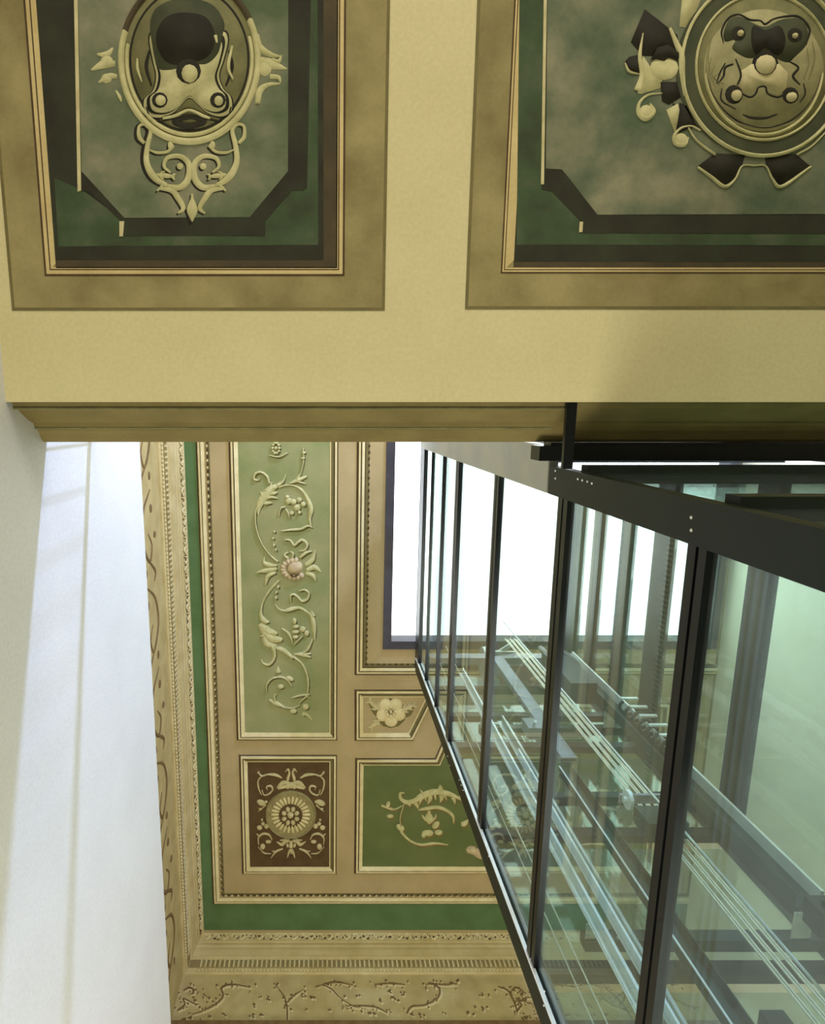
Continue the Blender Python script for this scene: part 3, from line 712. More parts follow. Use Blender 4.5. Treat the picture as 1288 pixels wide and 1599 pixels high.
o.st([(640, 1400), (650, 1420), (690, 1420)], 10, 14, 8); o.bl(640, 1350, 16, 10, h=0.03); o.bl(680, 1330, 16, 10, h=0.03); o.st([(620, 1440), (660, 1460), (710, 1440)], 10, 14, 8)
ft = mb.build('features', M_DARK, hd)
ft.location = (0, 0, 0)

# square panel
P = rect_poly(-1.093, 0.176, 4.385, 6.135)
ps = thing('ceiling_panel', 'small dark brown ceiling panel with a round daisy rosette and scrolls', 'ceiling panel', (-0.45, 5.2, HC), 'relief panels of the high ceiling')
cframe(ps, P, M_BROWN, lit=[2, 3])
Z5 = px_map(CE, 360, 1160, 6.44)
mb = MB(); o = Orn(mb, Z5, 1, 0.02, base=0.003)
o.poly(ellipse(605, 715, 248, 232), 0, 0.014); elring(mb, Z5, 605, 715, 256, 240, 236, 220, 0.004, h=0.035)
ros = mb.build('rosette', M_OLIVE2, ps)
mb = MB(); o = Orn(mb, Z5, 1, 0.018, base=0.013)
for i in range(26):
    a = 2*PI*i/26; o.st([(605+118*math.cos(a), 715+110*math.sin(a)), (605+160*math.cos(a), 715+150*math.sin(a)), (605+196*math.cos(a), 715+184*math.sin(a))], 14, 26, 18)
q = mb.build('petals', M_LIGHT, ros, smooth=True); q.location = (0, 0, 0)
mb = MB(); o = Orn(mb, Z5, 1, 0.01, base=0.013)
o.poly(ellipse(603, 725, 120, 116), 0, 0.020)
for i in range(13):
    a = 2*PI*(i+0.5)/13; o.st([(605+160*math.cos(a), 715+150*math.sin(a)), (605+206*math.cos(a), 715+194*math.sin(a))], 2, 7)
q = mb.build('dark_hollow', M_BROWN, ros); q.location = (0, 0, 0)
mb = MB(); o = Orn(mb, Z5, 1, 0.03, base=0.02)
for i in range(8):
    a = 2*PI*(i+0.5)/8; o.bl(603+68*math.cos(a), 725+72*math.sin(a), 26, 22, a)
o.bl(603, 712, 34, 32, h=0.05)
q = mb.build('rosette_heart', M_ORN, ros, smooth=True); q.location = (0, 0, 0)
mb = MB(); o = Orn(mb, Z5, 1, 0.025, base=0.003)
for sg in (-1, 1):
    X = lambda x: 608+sg*(x-608)
    o.st([(X(665), 290), (X(640), 262), (X(625), 300), (X(640), 355), (X(640), 375)], 8, 20, 24, 30, 24)
    o.st([(X(620), 400), (X(690), 400), (X(750), 450)], 20, 44, 14); o.st([(X(620), 430), (X(690), 440), (X(740), 460)], 30, 40, 14); o.bl(X(640), 430, 26, 34)
    o.st([(X(700), 350), (X(770), 318), (X(870), 320), (X(935), 370), (X(935), 450), (X(905), 520)], 14, 30, 12, 16, 16, 10)
    o.st([(X(935), 290), (X(915), 320), (X(870), 330)], 8, 14, 6); o.bl(X(935), 295, 12)
    o.st([(X(900), 470), (X(880), 520), (X(830), 510), (X(795), 470), (X(810), 430), (X(855), 440), (X(845), 470)], 10, 12, 16, 18, 20, 14, 6)
    o.bl(X(905), 600, 50, 30, 0.4); o.bl(X(860), 590, 18, 14); o.st([(X(860), 620), (X(940), 690)], 14, 6); o.bl(X(915), 660, 20, 10)
    o.bl(X(855), 835, 26); o.bl(X(925), 850, 28, 24); o.bl(X(890), 810, 20); o.bl(X(900), 770, 12)
    o.st([(X(800), 970), (X(830), 920), (X(890), 910), (X(935), 950), (X(935), 1020)], 10, 18, 20, 18, 8); o.bl(X(835), 990, 30, 18); o.bl(X(893), 1040, 26, 30); o.st([(X(920), 940), (X(955), 910)], 18, 8)
    o.st([(X(625), 980), (X(670), 990), (X(700), 1020), (X(755), 990)], 30, 36, 34, 8); o.st([(X(650), 970), (X(720), 975)], 24, 12)
    o.st([(X(640), 1040), (X(650), 1010)], 26, 26); o.st([(X(690), 1060), (X(760), 1090), (X(810), 1155)], 12, 22, 6); o.st([(X(750), 1090), (X(800), 1085)], 16, 6)
    o.st([(X(615), 1065), (X(630), 1100), (X(645), 1150)], 20, 22, 10)
    o.st([(X(810), 1110), (X(880), 1100), (X(940), 1040)], 4, 8, 4)
o.bl(608, 425, 26, 34); o.st([(608, 980), (608, 1050)], 34, 40); o.st([(600, 1070), (615, 1110)], 40, 18)
mb.build('scrolls', M_ORN, ps, smooth=True)

# flower panel with its slanted end
P = [CE.xy(555, 1077), CE.xy(684, 1077), CE.xy(645, 1155), CE.xy(555, 1155)]
pf = thing('ceiling_panel', 'little cream ceiling panel with a slanted end holding one open flower', 'ceiling panel', (0.75, 3.8, HC), 'relief panels of the high ceiling')
cframe(pf, P, M_CEIL, lit=[2, 3])
Z6 = px_map(CE, 540, 1040, 4.704)
mb = MB(); o = Orn(mb, Z6, 1, 0.012, base=0.003)
o.bl(330, 345, 118, 112, h=0.01)
for q in ((175, 265, 250, 360, 40), (500, 300, 420, 350, 50)): o.st([(q[0]-6, q[1]-8), ((q[0]+q[2])/2, (q[1]+q[3])/2+10), (q[2], q[3])], 20, q[4]+12, q[4]+16)
mb.build('painted_shade', M_OLIVE, pf, smooth=True)  # darker backing paints shade under flower and leaves
mb = MB(); o = Orn(mb, Z6, 1, 0.03, base=0.003)
for i in range(5):
    a = 2*PI*i/5 - PI/2 + 0.6; o.bl(330+64*math.cos(a), 335+62*math.sin(a), 50, 52, a, h=0.028)
for i in range(8):
    a = 2*PI*i/8; o.bl(328+34*math.cos(a), 325+34*math.sin(a), 17, 12, a, h=0.055)
o.bl(328, 325, 12, h=0.07)
fl = mb.build('flower', M_LIGHT, pf, smooth=True)
mb = MB(); o = Orn(mb, Z6, 1, 0.03, base=0.003)
o.leaf(250, 320, 165, 250, 70, 2); o.leaf(250, 390, 180, 455, 60, 2); o.leaf(400, 330, 510, 280, 60, 3); o.st([(240, 300), (240, 270), (260, 250)], 30, 20, 6)
mb.build('leaf', M_ORN, pf, smooth=True)

# large green panel
P = [CE.xy(556, 1184), CE.xy(679, 1184), CE.xy(716, 1098), (4.45, CE.xy(716, 1098)[1]), (4.45, 6.13), (CE.xy(556, 1184)[0], 6.13)]
pg = thing('ceiling_panel', 'broad moss green ceiling panel with a leafy scroll, running behind the glass shaft', 'ceiling panel', (2.4, 5.2, HC), 'relief panels of the high ceiling')
cframe(pg, P, M_SAGED, lit=[4, 5])
def big_scroll(o):
    o.st([(430, 930), (400, 935), (405, 975), (450, 1000), (510, 985), (560, 955), (640, 925), (720, 930), (790, 950), (880, 1000)], 8, 20, 26, 34, 36, 50, 46, 42, 30, 8)
    for q in ((540, 1010, 555, 970), (590, 990, 580, 950), (660, 980, 650, 930), (700, 880, 710, 925), (740, 980, 720, 940), (630, 905, 650, 930)): o.st([(q[0], q[1]), (q[2], q[3])], 8, 28)
    o.st([(530, 1055), (590, 1045), (670, 1035), (740, 1060), (785, 1100), (790, 1150)], 8, 24, 26, 24, 22, 8)
    for q in ((450, 1000, 470, 1030, 26), (500, 995, 530, 1045, 30), (620, 950, 600, 1010, 34), (700, 945, 690, 1000, 34), (780, 960, 800, 1010, 28), (560, 950, 545, 905, 22), (680, 915, 690, 870, 26), (830, 970, 850, 920, 20)):
        o.st([(q[0], q[1]), ((q[0]+q[2])/2+6, (q[1]+q[3])/2), (q[2], q[3])], q[4], q[4]*0.9, 5)
    o.st([(610, 1150), (570, 1110), (560, 1090)], 20, 18, 5); o.st([(610, 1150), (655, 1110), (660, 1085)], 20, 18, 5)
    o.bl(610, 1115, 30, 36); o.bl(610, 1080, 14, 24); o.bl(660, 1165, 34, 22, -0.8); o.bl(600, 1225, 44, 24); o.bl(680, 1220, 30, 20); o.bl(570, 1240, 18, 20)
    o.st([(405, 1170), (410, 1220), (470, 1280), (550, 1310), (650, 1300), (750, 1310)], 34, 22, 16, 18, 18, 6); o.bl(400, 1185, 34, 22, 0.6)
    o.st([(420, 1020), (350, 1050), (260, 1020)], 6, 10, 16); o.bl(310, 1015, 16, 24, 0.3); o.bl(325, 1100, 26, 14); o.st([(340, 1050), (290, 1035)], 20, 8)
    o.st([(850, 1160), (900, 1130)], 30, 12); o.bl(870, 1155, 30, 18, -0.6)
    o.st([(430, 1000), (400, 1100), (400, 1170)], 6, 8, 8)
mb = MB(); o = Orn(mb, px_map(CE, 541.5, 1043, 4.704), 1, 0.002, base=0.0035); big_scroll(o)
o = Orn(mb, lambda x, y, d=0.0: (lambda p: (5.15-p[0]+0.03, p[1], p[2]))(Z6(x, y, d)), 1, 0.002, base=0.0035); big_scroll(o)
mb.build('painted_shade', M_VINE, pg)  # scroll repeated darker and shifted, its shadow as colour
mb = MB(); o = Orn(mb, Z6, 1, 0.03, base=0.003); big_scroll(o)
o = Orn(mb, lambda x, y, d=0.0: (lambda p: (5.15-p[0], p[1], p[2]))(Z6(x, y, d)), 1, 0.03, base=0.003); big_scroll(o)
mb.build('leaf_scroll', M_ORNG, pg, smooth=True)
mb = MB(); o = Orn(mb, Z6, 1, 0.04, base=0.003)
o.bl(930, 1350, 44, 30, 0.4, h=0.06); o.bl(980, 1375, 60, 34, 0.4, h=0.06); o.bl(900, 1350, 20, 20, h=0.05)
mb.build('rosebud', M_FLESH, pg, smooth=True)

# skylight surround moulding
P = rect_poly(0.408, 5.14, -1.95, 3.262)
sm = thing('trim_2', 'nested cream and umber moulding round the skylight', 'moulding', (0.41, 3.26, HC), kind='structure')
mb = MB(); ring(mb, P, HC, -0.012, 0.014, 0.006, 0.006); ring(mb, P, HC, 0.036, 0.052, 0.014, 0.014); ring(mb, P, HC, 0.085, 0.097, 0.01, 0.01); mb.build('umber_line', M_DARK, sm)
mb = MB(); ring(mb, P, HC, 0.014, 0.036, 0.03, 0.034); ring(mb, P, HC, 0.052, 0.085, 0.034, 0.016); mb.build('moulding', M_LIGHT, sm)
mb = MB(); ring(mb, P, HC, 0.097, 0.14, 0.006, 0.006); mb.build('olive_line', M_OLIVE, sm)
mb = MB(); beads(mb, 0.545, 0, 0.545, 3.13, 0.075, 0.012, 0.022, HC-0.006, 0.012); beads(mb, 0.545, 3.13, 4.9, 3.13, 0.075, 0.022, 0.012, HC-0.006, 0.012); mb.build('beading', M_DARK, sm)

# ---------------------------------------------------------------- cornice and frieze (profile: out from the ceiling edge, drop)
CP = [(0.0, 0.0), (0.0, 0.02), (0.012, 0.03), (0.03, 0.05), (0.045, 0.10), (0.05, 0.115), (0.06, 0.12), (0.062, 0.16), (0.075, 0.18), (0.08, 0.22),
      (0.10, 0.29), (0.102, 0.31), (0.115, 0.315), (0.135, 0.33), (0.14, 0.46), (0.155, 0.47), (0.16, 0.50), (0.175, 0.51)]
def cornice_run(mb, kind):
    prof = CP + [(0.20, 0.51), (0.20, 0.0)]
    if kind == 'back': mb.extrude(prof, lambda p, t: ((GX0-p[0]) if t == 0 else XR, GY1+0.03+p[0], HC-p[1]))
    else: mb.extrude(prof, lambda p, t: (GX0-p[0], (GY1+0.03+p[0]) if t == 1 else YF, HC-p[1]))
def leafrow(mb, kind, out, drop, step, n0, n1):
    """curly leaf carving along the top member of the cornice"""
    x = n0; k = 0
    while x < n1:
        def fm(a, b, d, x=x):   # a along the run, b down the profile, d outwards from it
            if kind == 'back': return (x+a, GY1+0.03+out-d*0.75-b*0.0+0.30*b, HC-drop-b)
            return (GX0-out+d*0.75-0.30*b, x+a, HC-drop-b)
        o = Orn(mb, fm, 1, 0.016)
        sg = 1 if k % 2 else -1
        o.st([(-0.35*step, 0.035*sg), (-0.1*step, -0.03*sg), (0.2*step, -0.02*sg), (0.3*step, 0.02*sg), (0.1*step, 0.03*sg)], 0.01, 0.022, 0.024, 0.018, 0.008)
        o.bl(0.42*step, 0.0, 0.012, 0.020)
        x += step; k += 1
for kind, name, label, r0, r1 in (('back', 'trim_3', 'carved cream cornice across the foot of the picture', GX0, 3.3), ('left', 'trim_4', 'carved cream cornice down the left side above the white wall', -0.1, GY1)):
    base = (GX0, GY1, HC) if kind == 'back' else (GX0, 0, HC)
    t = thing(name, label, 'cornice', base, kind='structure')
    mb = MB(); cornice_run(mb, kind); mb.build('moulding', M_CORN, t)
    mb = MB(); leafrow(mb, kind, 0.022, 0.055, 0.12, r0+0.05, r1); mb.build('leaf_carving', M_LIGHT, t, smooth=True)
    mb = MB()
    if kind == 'back': mb.box(GX0-0.12, XR, GY1+0.03+0.129, GY1+0.03+0.15, HC-0.335, HC-0.448)
    else: mb.box(GX0-0.129, GX0-0.15, r0, GY1+0.15, HC-0.335, HC-0.448)
    mb.build('fluting_gap_shade', M_FLUTE, t)  # darker strip paints the shade between the flutes
    mb = MB()
    st = r0 + 0.02; i = 0
    while st < r1:
        if kind == 'back': mb.box(st, st+0.022, GY1+0.03+0.118, GY1+0.03+0.150, HC-0.335, HC-0.445)
        else: mb.box(GX0-0.118, GX0-0.150, st, st+0.022, HC-0.335, HC-0.445)
        st += 0.062
    q = mb.build('fluting', M_LIGHT, t)
    mb = MB(); st = r0 + 0.01
    while st < r1:
        if kind == 'back': mb.sphere((st, GY1+0.03+0.146, HC-0.476), 0.016, 0.014, 0.016, 6, 4)
        else: mb.sphere((GX0-0.146, st, HC-0.476), 0.014, 0.016, 0.016, 6, 4)
        st += 0.048
    mb.build('beading', M_LIGHT, t, smooth=True)
    # dark specks that paint the shade in the gaps between the leaves
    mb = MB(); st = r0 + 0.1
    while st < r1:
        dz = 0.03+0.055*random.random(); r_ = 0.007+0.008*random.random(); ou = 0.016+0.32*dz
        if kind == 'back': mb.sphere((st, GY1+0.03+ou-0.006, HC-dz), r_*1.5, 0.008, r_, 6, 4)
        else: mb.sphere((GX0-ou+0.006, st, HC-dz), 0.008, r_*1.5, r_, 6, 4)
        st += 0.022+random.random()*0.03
    mb.build('gap_shade', M_DARK, t)

# friezes
fz = thing('trim_5', 'ochre frieze of scrolling vines along the back wall under the cornice', 'frieze', (0, YB, 6.85), kind='structure')
mb = MB(); mb.box(XF, XR, YB-0.012, YB+0.0, 6.50, 7.20); mb.build('ground', M_FRIEZE, fz)
mb = MB(); mb.box(XF, XR, YB-0.05, YB, 6.44, 6.515); mb.build('lower_moulding', M_VINE, fz)
def aty_(u, v, Y): 
    r = ray(u, v); k = Y/r[1]; return (r[0]*k, Y, r[2]*k)
def Z7(x, y, d=0.0): return aty_(250+x/4.155, 1400+y/4.155, YB-0.012-d)
def Z8(x, y, d=0.0): return aty_(540+x/3.788, 1400+y/3.788, YB-0.012-d)
def vines(o, o2):
    o.st([(200, 765), (280, 740), (370, 690), (410, 640), (400, 590), (470, 570), (590, 590)], 6, 14, 22, 22, 20, 22, 6)
    o.st([(825, 820), (825, 740), (810, 660), (770, 600), (760, 575)], 12, 20, 18, 12, 6); o.st([(820, 690), (870, 640), (930, 600)], 14, 16, 6)
    o.st([(1050, 570), (1110, 600), (1170, 660), (1250, 710), (1290, 720)], 18, 16, 14, 14, 10); o.st([(1060, 565), (1150, 555), (1250, 575)], 14, 20, 8)
    o.st([(150, 610), (190, 590), (220, 615), (190, 635)], 12, 20, 16, 8); o.st([(280, 630), (320, 670)], 16, 6); o.st([(110, 740), (160, 700), (150, 660), (210, 690), (250, 700)], 16, 20, 14, 16, 6)
    for q in ((600, 705, 22, 10), (660, 765, 22, 12), (590, 770, 24, 20), (700, 660, 22, 12), (650, 655, 16, 8), (950, 730, 14, 10), (1100, 735, 14, 12), (930, 640, 24, 14), (990, 650, 24, 12), (320, 770, 16, 8), (260, 800, 14, 14), (410, 765, 20, 12), (140, 790, 30, 24), (200, 795, 20, 14), (600, 700, 14, 12)): o.bl(*q)
    o = o2
    o.st([(0, 645), (100, 645), (180, 655), (245, 690)], 10, 14, 18, 10); o.st([(360, 690), (390, 650), (470, 640), (540, 600), (555, 550), (510, 515), (470, 520)], 18, 18, 16, 20, 24, 20, 6)
    o.st([(170, 520), (260, 512), (350, 520)], 10, 18, 8); o.st([(520, 515), (590, 520), (660, 515)], 12, 18, 8)
    o.st([(900, 530), (960, 560), (1000, 630), (1015, 690)], 10, 20, 22, 10); o.st([(1010, 640), (1060, 600), (1100, 595)], 10, 14, 6)
    for q in ((445, 700, 22, 18), (390, 695, 16, 18), (800, 575, 18, 16), (850, 580, 14, 10), (740, 690, 26, 18), (820, 660, 22, 14), (75, 580, 18, 14), (150, 700, 26, 14), (290, 600, 26, 16), (250, 560, 22, 14), (580, 690, 12, 10), (200, 610, 20, 10), (330, 570, 20, 12), (760, 650, 14, 12)): o.bl(*q)
class Thin:
    def __init__(s, o): s.o = o
    def st(s, pts, *ws):
        s.o.st(pts, *[w_*0.62 for w_ in ws])
        for p in pts:      # small leaves and berries along the stem
            for k in range(3):
                a_ = random.random()*6.28; r_ = 14+26*random.random()
                s.o.bl(p[0]+r_*math.cos(a_), p[1]+r_*0.8*math.sin(a_), 4+7*random.random(), 3+4*random.random(), a_)
    def bl(s, x, y, rx, ry=None, rot=0.0, h=None):
        for k in range(4):
            s.o.bl(x+rx*(random.random()-0.5)*1.6, y+rx*(random.random()-0.5)*1.1, rx*0.38, rx*0.24, random.random()*3)
_v = vines
def vines(a_, b_): _v(Thin(a_), Thin(b_))
mb = MB(); random.seed(3); vines(Orn(mb, Z7, 1, 0.008), Orn(mb, Z8, 1, 0.008))
# the run continues behind the shaft
vines(Orn(mb, lambda x, y, d=0.0: (lambda p: (p[0]+2.9+1.3, p[1], p[2]))(Z7(x, y, d)), 1, 0.008), Orn(MB(), Z8, 1, 0.004))
mb.build('vine_scroll', M_VINE, fz, smooth=True)
def u7(x, y, d=0.0): return Z7(x+8, y+12, d)
def u8(x, y, d=0.0): return Z8(x+8, y+12, d)
mb = MB(); random.seed(3); vines(Orn(mb, u7, 1, 0.004), Orn(mb, u8, 1, 0.004)); mb.build('vine_highlight', M_LIGHT, fz, smooth=True)

fl_ = thing('trim_6', 'ochre frieze of vines down the left side between cornice and white wall', 'frieze', (XF, 3.0, 6.85), kind='structure')
mb = MB(); mb.box(XF, XF+0.012, -0.5, YB-0.02, 6.1, 7.20); mb.build('ground', M_FRIEZE, fl_)
mb = MB(); 
for (z0, z1, o) in ((6.05, 6.12, 0.05), (5.93, 5.97, 0.03), (5.8, 5.84, 0.03)): mb.box(XF, XF+o, -0.5, YB-0.02, z0, z1)
mb.build('lower_moulding', M_CORN, fl_)
mb = MB()
for k in range(7):
    y0 = 0.3+k*1.0
    o = Orn(mb, lambda a, b, d=0.0, y0=y0: (XF+0.012+d, y0+a, 6.65+b), 1, 0.012)
    s_ = 1 if k % 2 else -1
    o.st([(-0.5, 0.15*s_), (-0.3, -0.15*s_), (0.0, -0.22*s_), (0.25, 0.0), (0.1, 0.12*s_), (-0.05, 0.0)], 0.02, 0.05, 0.06, 0.05, 0.04, 0.02)
    o.st([(0.25, 0.0), (0.4, 0.2*s_), (0.5, 0.15*s_)], 0.03, 0.05, 0.02); o.bl(0.35, -0.15*s_, 0.05, 0.04); o.bl(-0.3, 0.15*s_, 0.05, 0.05); o.bl(0.0, 0.25*s_, 0.04, 0.05)
mb.build('vine_scroll', M_VINE, fl_, smooth=True)

# ================================================================ GLASS LIFT SHAFT
XS, XE = 1.10, 2.87              # near and far glass faces
Y0, Y1 = 0.26, 2.87              # front and back faces (inner edge of the posts)
PT = 0.125
TZ = [(-0.42, -0.26), (0.68, 0.83), (1.75, 1.90), (2.79, 2.99), (3.905, 4.13), (5.08, 5.35), (5.75, 5.945), (6.37, 6.565), (6.85, 7.22)]
shaft = thing('lift_shaft', 'tall glass lift shaft in dark green steel framing on the right', 'lift shaft', (1.98, 1.6, -1.5))
ZT, ZBt = 7.22, -1.5
def post(x0, x1, y0, y1):
    mb = MB(); mb.box(x0, x1, y0, y1, ZBt, ZT); return mb.build('post', M_FRAME, shaft)
mb = MB(); mb.box(XS-0.005, XS+0.045, Y0-0.01, Y0+PT, ZBt, 3.12); pB = mb.build('post', M_FRAME, shaft)
mb = MB(); mb.box(XS-0.005, XS+0.045, 0.155, Y0+PT, 3.14, ZT); mb.build('glare_post', M_POSTUP, shaft)['label'] = 'upper length of the post in a pale tone painted for the glare on it'  # the post continues here, flare and reflection put into its pale colour
pA = post(XS-0.005, XS+0.075, Y1, Y1+0.15)
post(XE-0.075, XE+0.005, Y0-0.01, Y0+PT); post(XE-0.075, XE+0.005, Y1, Y1+PT)
def bolts(parent, pts, m=M_BOLT):
    for p in pts:
        mb = MB(); mb.sphere(p, 0.004, 0.0055, 0.0055, 8, 5); b = mb.build('bolt', m, parent); b.location = (0, 0, 0)
xb = XS-0.006
def atx_(u, v, X): r = ray(u, v); k = X/r[0]; return (X, r[1]*k, r[2]*k)
bolts(pB, [atx_(*q, xb) for q in ((867, 735), (867, 747), (902, 748), (909, 750), (917, 752), (924, 755), (1079, 808), (1079, 828))])
bolts(pA, [atx_(*q, xb) for q in ((699, 1181), (702, 1195), (717, 1218), (720, 1226), (723, 1234), (762, 1322), (763, 1337), (850, 1548), (849, 1570))])
# pale strip painting the highlight along the inner edge of the back near post
mb = MB(); mb.box(XS-0.008, XS+0.01, Y1-0.014, Y1, ZBt, ZT); mb.build('edge_glint', M_GALV, shaft)['label'] = 'bright strip painting the highlight on the post edge'
for i, (z0, z1) in enumerate(TZ):
    a = z0; b = z1
    mb = MB(); ya, yb = Y0+PT, Y1-0.014
    w1 = (b-a)
    # near face rail: two flanges with a groove between
    a2 = a*1.03 if a > 0 else a; w1 = b-a2
    mb.box(XS, XS+0.034, ya, yb, a2, a2+w1*0.40); mb.box(XS, XS+0.034, ya, yb, b-w1*0.45, b); mb.box(XS+0.012, XS+0.03, ya, yb, a2+w1*0.3, b-w1*0.3)
    mb.build('transom', M_FRAME2, shaft)
    mb = MB(); mb.box(XE-0.065, XE, ya, yb, a+0.02, b); mb.build('transom', M_FRAME, shaft)
    mb = MB(); mb.box(XS+0.045, XE-0.075, Y0-0.035, Y0+0.01, a, a+0.07); mb.box(XS+0.045, XE-0.075, Y0+0.015, Y0+0.045, a+0.02, a+0.09); mb.build('transom', M_FRAME, shaft)
    mb = MB(); mb.box(XS+0.075, XE-0.075, Y1+0.05, Y1+0.11, b-0.09, b); mb.build('transom', M_FRAME, shaft)
prev = ZBt
for (z0, z1) in TZ:
    if z0 - prev > 0.1:
        for k in range(4):
            mb = MB()
            if k == 0: mb.box(XS+0.022, XS+0.030, Y0+PT-0.01, Y1, prev-0.02, z0*(1.03 if z0 > 0 else 1)+0.02)
            if k == 1: mb.box(XE-0.044, XE-0.036, Y0+PT-0.01, Y1, prev-0.02, z0+0.02)
            if k == 2: mb.box(XS+0.045, XE-0.075, Y0+0.0, Y0+0.008, prev-0.15, z0+0.02)
            if k == 3: mb.box(XS+0.075, XE-0.075, Y1+0.07, Y1+0.078, prev-0.02, z0+0.02)
            mb.build('glass_pane', M_GLASS, shaft)
    prev = z1
# top frame
mb = MB(); mb.box(XS, XE, Y0+0.02, Y0+0.12, 7.22, 7.30); mb.box(XS, XE, Y1, Y1+PT, 7.22, 7.30); mb.box(XS, XS+0.07, Y0, Y1+PT, 7.22, 7.30); mb.box(XE-0.07, XE, Y0, Y1+PT, 7.22, 7.30)
mb.build('top_frame', M_FRAME, shaft)
# landing sill and bracket that tie the shaft to the landing
sill = thing('landing_sill', 'black steel sill beam bridging landing edge and lift shaft', 'steel beam', (2.0, 0.17, 2.95))
mb = MB(); mb.box(1.0, XR-0.02, 0.150, 0.218, 2.995, 3.12); mb.build('beam', M_FRAME2, sill)
mb = MB(); mb.box(1.06, XR-0.02, 0.136, 0.150, 3.02, 3.12); mb.build('plate', M_FRAME2, sill)
arm = MB(); arm.box(1.026, 1.068, -0.043, 0.235, 2.76, 2.785)
tag(arm.build('steel_bracket', M_FRAME2), 'short black steel bracket from the landing edge to the shaft post', 'bracket')

# ================================================================ LIFT MACHINERY INSIDE
def T_rail(name, label, cat, x, y, z0, z1, w, m, group=None, parts=True):
    t = thing(name, label, cat, (x, y, z0), group)
    mb = MB(); mb.box(x-w, x+w, y, y+0.008, z0, z1); mb.build('flange', m, t)
    mb = MB(); mb.box(x-0.006, x+0.006, y-0.055, y, z0, z1); mb.build('blade', m, t)
    return t
T_rail('guide_rail', 'bright galvanised guide rail catching the light, nearest the left of the shaft', 'guide rail', 1.45, 2.66, -1.5, 6.3, 0.040, M_GALV, 'lift guide rails')
T_rail('guide_rail', 'pale grey guide rail between the bright rail and the ropes', 'guide rail', 1.62, 2.74, -1.5, 5.4, 0.045, M_RAILG, 'lift guide rails')
T_rail('guide_rail', 'slim pale guide rail right beside the bright galvanised one', 'guide rail', 1.52, 2.62, -1.5, 4.6, 0.014, M_GALV, 'lift guide rails')
# dark channel
t = thing('steel_channel', 'dark green steel channel running up between guide rails and ropes', 'steel channel', (1.82, 2.66, -1.5))
mb = MB(); mb.box(1.77, 1.87, 2.66, 2.668, -1.5, 4.4); mb.box(1.77, 1.776, 2.60, 2.66, -1.5, 4.4); mb.box(1.864, 1.87, 2.60, 2.66, -1.5, 4.4); mb.build('web', M_GDARK, t)
mb = MB(); mb.cyl((1.768, 2.598, -1.5), (1.768, 2.598, 4.4), 0.006, n=6); mb.build('edge', M_GALV, t)
# counterweight column on the far side
t = thing('counterweight_column', 'heavy dark green column with a bright edge hanging in the far side of the shaft', 'lift column', (2.58, 2.58, 2.98))
mb = MB(); mb.box(2.50, 2.66, 2.58, 2.592, 2.98, 6.5); mb.box(2.50, 2.508, 2.5, 2.58, 2.98, 6.5); mb.build('body', M_GDARK, t)
mb = MB(); mb.box(2.652, 2.668, 2.50, 2.58, 3.0, 6.5); mb.build('edge', M_GALV, t)  # near-white strip paints the lit edge of the column
mb = MB(); mb.box(2.54, 2.70, 2.50, 2.64, 2.84, 2.97); mb.cyl((2.60, 2.47, 2.9), (2.60, 2.50, 2.9), 0.025, n=12); mb.build('foot', M_FRAME, t)
# ropes
def rope(x, y, z0, z1, r, label, group, m=M_ROPE):
    n = 10; mb = MB(); mb.cyl((0, 0, z0-z0), (0, 0, z1-z0), r, n=6)
    o = mb.build('hoist_rope', m, None, smooth=True); o.location = (x, y, z0); return tag(o, label, 'rope', group)
r0 = rope(2.05, 2.50, -1.5, 6.9, 0.006, 'leftmost of the six taut pale ropes in the close bundle in the shaft', 'hoist ropes in the bundle')
for i in range(1, 6):
    c = r0.copy(); COL.objects.link(c); c.location = (2.05+0.026*i, 2.50+0.012*(i % 2), -1.5)
    c['label'] = ('second', 'third', 'fourth', 'fifth', 'sixth')[i-1] + ' from the left of the six taut pale ropes in the close bundle'
g0 = rope(1.245, 2.72, -1.5, 6.8, 0.004, 'single thin rope nearest the glass beside the left post', 'thin governor ropes')
g1 = g0.copy(); COL.objects.link(g1); g1.location = (1.30, 2.83, -1.5); g1['label'] = 'second thin rope, just inside the one nearest the glass'
g1.location = (1.26, 2.92-0.12, -1.5); g0.location = (1.24, 2.62, -1.5)
g2 = g0.copy(); COL.objects.link(g2); g2.location = (1.36, 2.55, -1.5); g2['label'] = 'thin rope hanging just left of the bright guide rail'
g3 = rope(2.02, 2.30, -1.5, 6.9, 0.008, 'thicker grey rope standing apart beside the hoist rope bundle', None, M_RAILG)
# trailing cable: dark coil clipped to the column
t = thing('trailing_cable', 'dark coiled trailing cable bunched on clips against the column', 'cable', (2.72, 2.42, 3.9))
pts = [(2.62+0.06*math.cos(k*0.7), 2.50+0.05*math.sin(k*0.7), 4.3+0.013*k) for k in range(70)]
mb = MB(); mb.tube(pts, 0.016, 6); mb.build('coil', M_RUBBER, t, smooth=True)
for k in range(5):
    mb = MB(); mb.box(2.56, 2.70, 2.40, 2.415, 4.5+0.16*k, 4.53+0.16*k); mb.build('clip', M_GALV, t)
t = thing('cable_loop', 'dark hose loop hanging at the top of the counterweight column', 'cable', (2.5, 2.5, 6))
pts = catmull([(2.35, 2.5, 6.6), (2.33, 2.46, 6.1), (2.42, 2.5, 5.7), (2.5, 2.44, 6.0), (2.44, 2.42, 6.5)], 8)
mb = MB(); mb.tube(pts, 0.03, 8); mb.build('hose', M_RUBBER, t, smooth=True)
mb = MB(); mb.box(2.26, 2.5, 2.42, 2.62, 5.5, 6.3); mb.build('box', M_RUBBER, t)
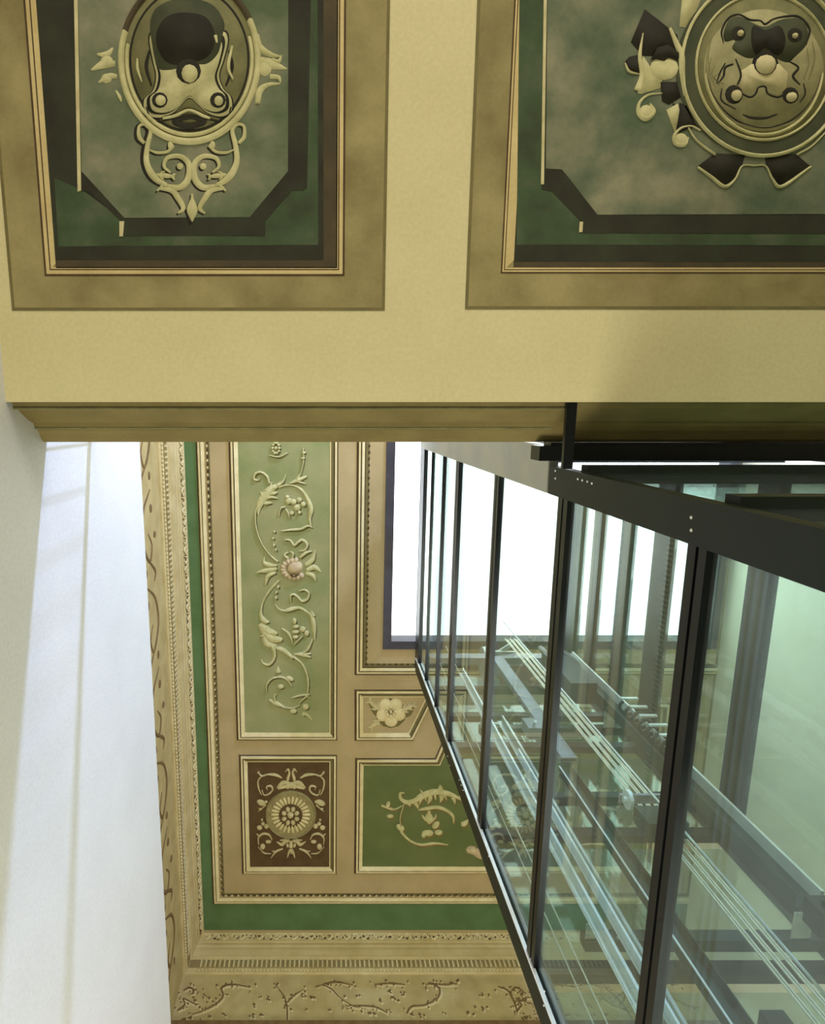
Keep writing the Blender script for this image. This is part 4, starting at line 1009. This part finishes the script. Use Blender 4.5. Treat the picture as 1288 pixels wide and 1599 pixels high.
# rail brackets across the shaft back
brk = None
for i, z in enumerate((1.65, 2.95, 4.25, 5.30)):
    t = thing('rail_bracket', ('lowest', 'second lowest', 'third', 'topmost')[i] + ' dark steel rail bracket across the back of the shaft, of four', 'bracket', (2.1, 2.8, z), 'rail brackets')
    mb = MB(); mb.box(1.40, 2.84, 2.76, 2.83, z, z+0.075); mb.build('beam', M_GDARK, t)
    for x, ya_ in ((1.45, 2.67), (1.62, 2.75), (1.82, 2.67), (2.55, 2.60)):
        mb = MB(); mb.box(x-0.05, x+0.05, ya_, 2.76, z+0.01, z+0.02); mb.build('tie_plate', M_RAILG, t)
# safety gear block with pale plates
t = thing('sheave_block', 'grey pulley block with pale plates in the middle of the shaft', 'pulley block', (2.1, 2.5, 3.4))
mb = MB(); mb.box(1.90, 2.16, 2.40, 2.46, 3.72, 3.74); mb.build('top_plate', M_MACH, t)
mb = MB(); mb.box(1.92, 2.16, 2.38, 2.48, 3.40, 3.58); mb.build('housing', M_GDARK, t)
mb = MB(); mb.cyl((1.90, 2.38, 3.64), (1.92, 2.38, 3.64), 0.06, n=20); mb.cyl((1.88, 2.38, 3.64), (1.94, 2.38, 3.64), 0.02, n=12); mb.build('wheel', M_GALV, t)
t = thing('switch_box', 'small grey limit switch box clipped to the pale guide rail', 'switch box', (1.72, 2.6, 4.9))
mb = MB(); mb.box(1.66, 1.76, 2.5, 2.6, 4.8, 4.98); mb.build('case', M_MACH, t)
mb = MB(); mb.cyl((1.71, 2.49, 4.84), (1.71, 2.44, 4.80), 0.012, n=8); mb.build('lever', M_BOLT, t)
t = thing('sensor', 'small black sensor with two bright screws low in the shaft', 'sensor', (1.85, 2.5, 2.2))
mb = MB(); mb.box(1.83, 1.93, 2.46, 2.56, 2.15, 2.27); mb.build('case', M_RUBBER, t)
for dx in (0.02, 0.06):
    mb = MB(); mb.sphere((1.83+dx, 2.455, 2.15), 0.012, 0.012, 0.012, 8, 5); mb.build('screw', M_BOLT, t)
# machine platform at the head of the shaft
t = thing('hoist_machine', 'grey hoist motor on steel beams at the head of the shaft', 'lift motor', (2.0, 2.75, 6.9))
mb = MB(); mb.box(XS+0.08, XE-0.08, 2.66, 2.74, 6.72, 6.86); mb.box(XS+0.08, XE-0.08, 2.98, 3.04, 6.72, 6.86); mb.build('beam', M_MACH, t)
mb = MB(); mb.cyl((2.0, 2.88, 7.0), (2.45, 2.88, 7.0), 0.13, n=20); mb.build('motor', M_MACH, t, smooth=False)
mb = MB(); mb.box(1.98, 2.5, 2.74, 2.98, 6.70, 6.78); mb.build('base_plate', M_MRED, t)['label'] = 'faded red base plate'
mb = MB(); mb.cyl((1.82, 2.82, 6.96), (1.92, 2.82, 6.96), 0.19, n=28); mb.build('sheave', M_RAILG, t)
mb = MB(); mb.obox((2.0, 2.66, 6.85), (0.16, 0.02, 0.04), (-0.01, 0.03, 0), (0, 0, 0.012)); mb.obox((2.05, 2.62, 6.9), (0.10, -0.07, 0), (0.01, 0.02, 0), (0, 0, 0.012)); mb.build('brake_arm', M_RAILG, t)
t = thing('steel_beam', 'pale sloping strut beam under the hoist motor', 'steel beam', (1.95, 2.7, 6.2))
mb = MB(); mb.box(1.86, 1.98, 2.64, 2.70, 4.6, 6.72); t2 = mb.build('web', M_MACH, t)

# neat up helper data
for o in list(COL.objects):
    if '_base' in o: del o['_base']
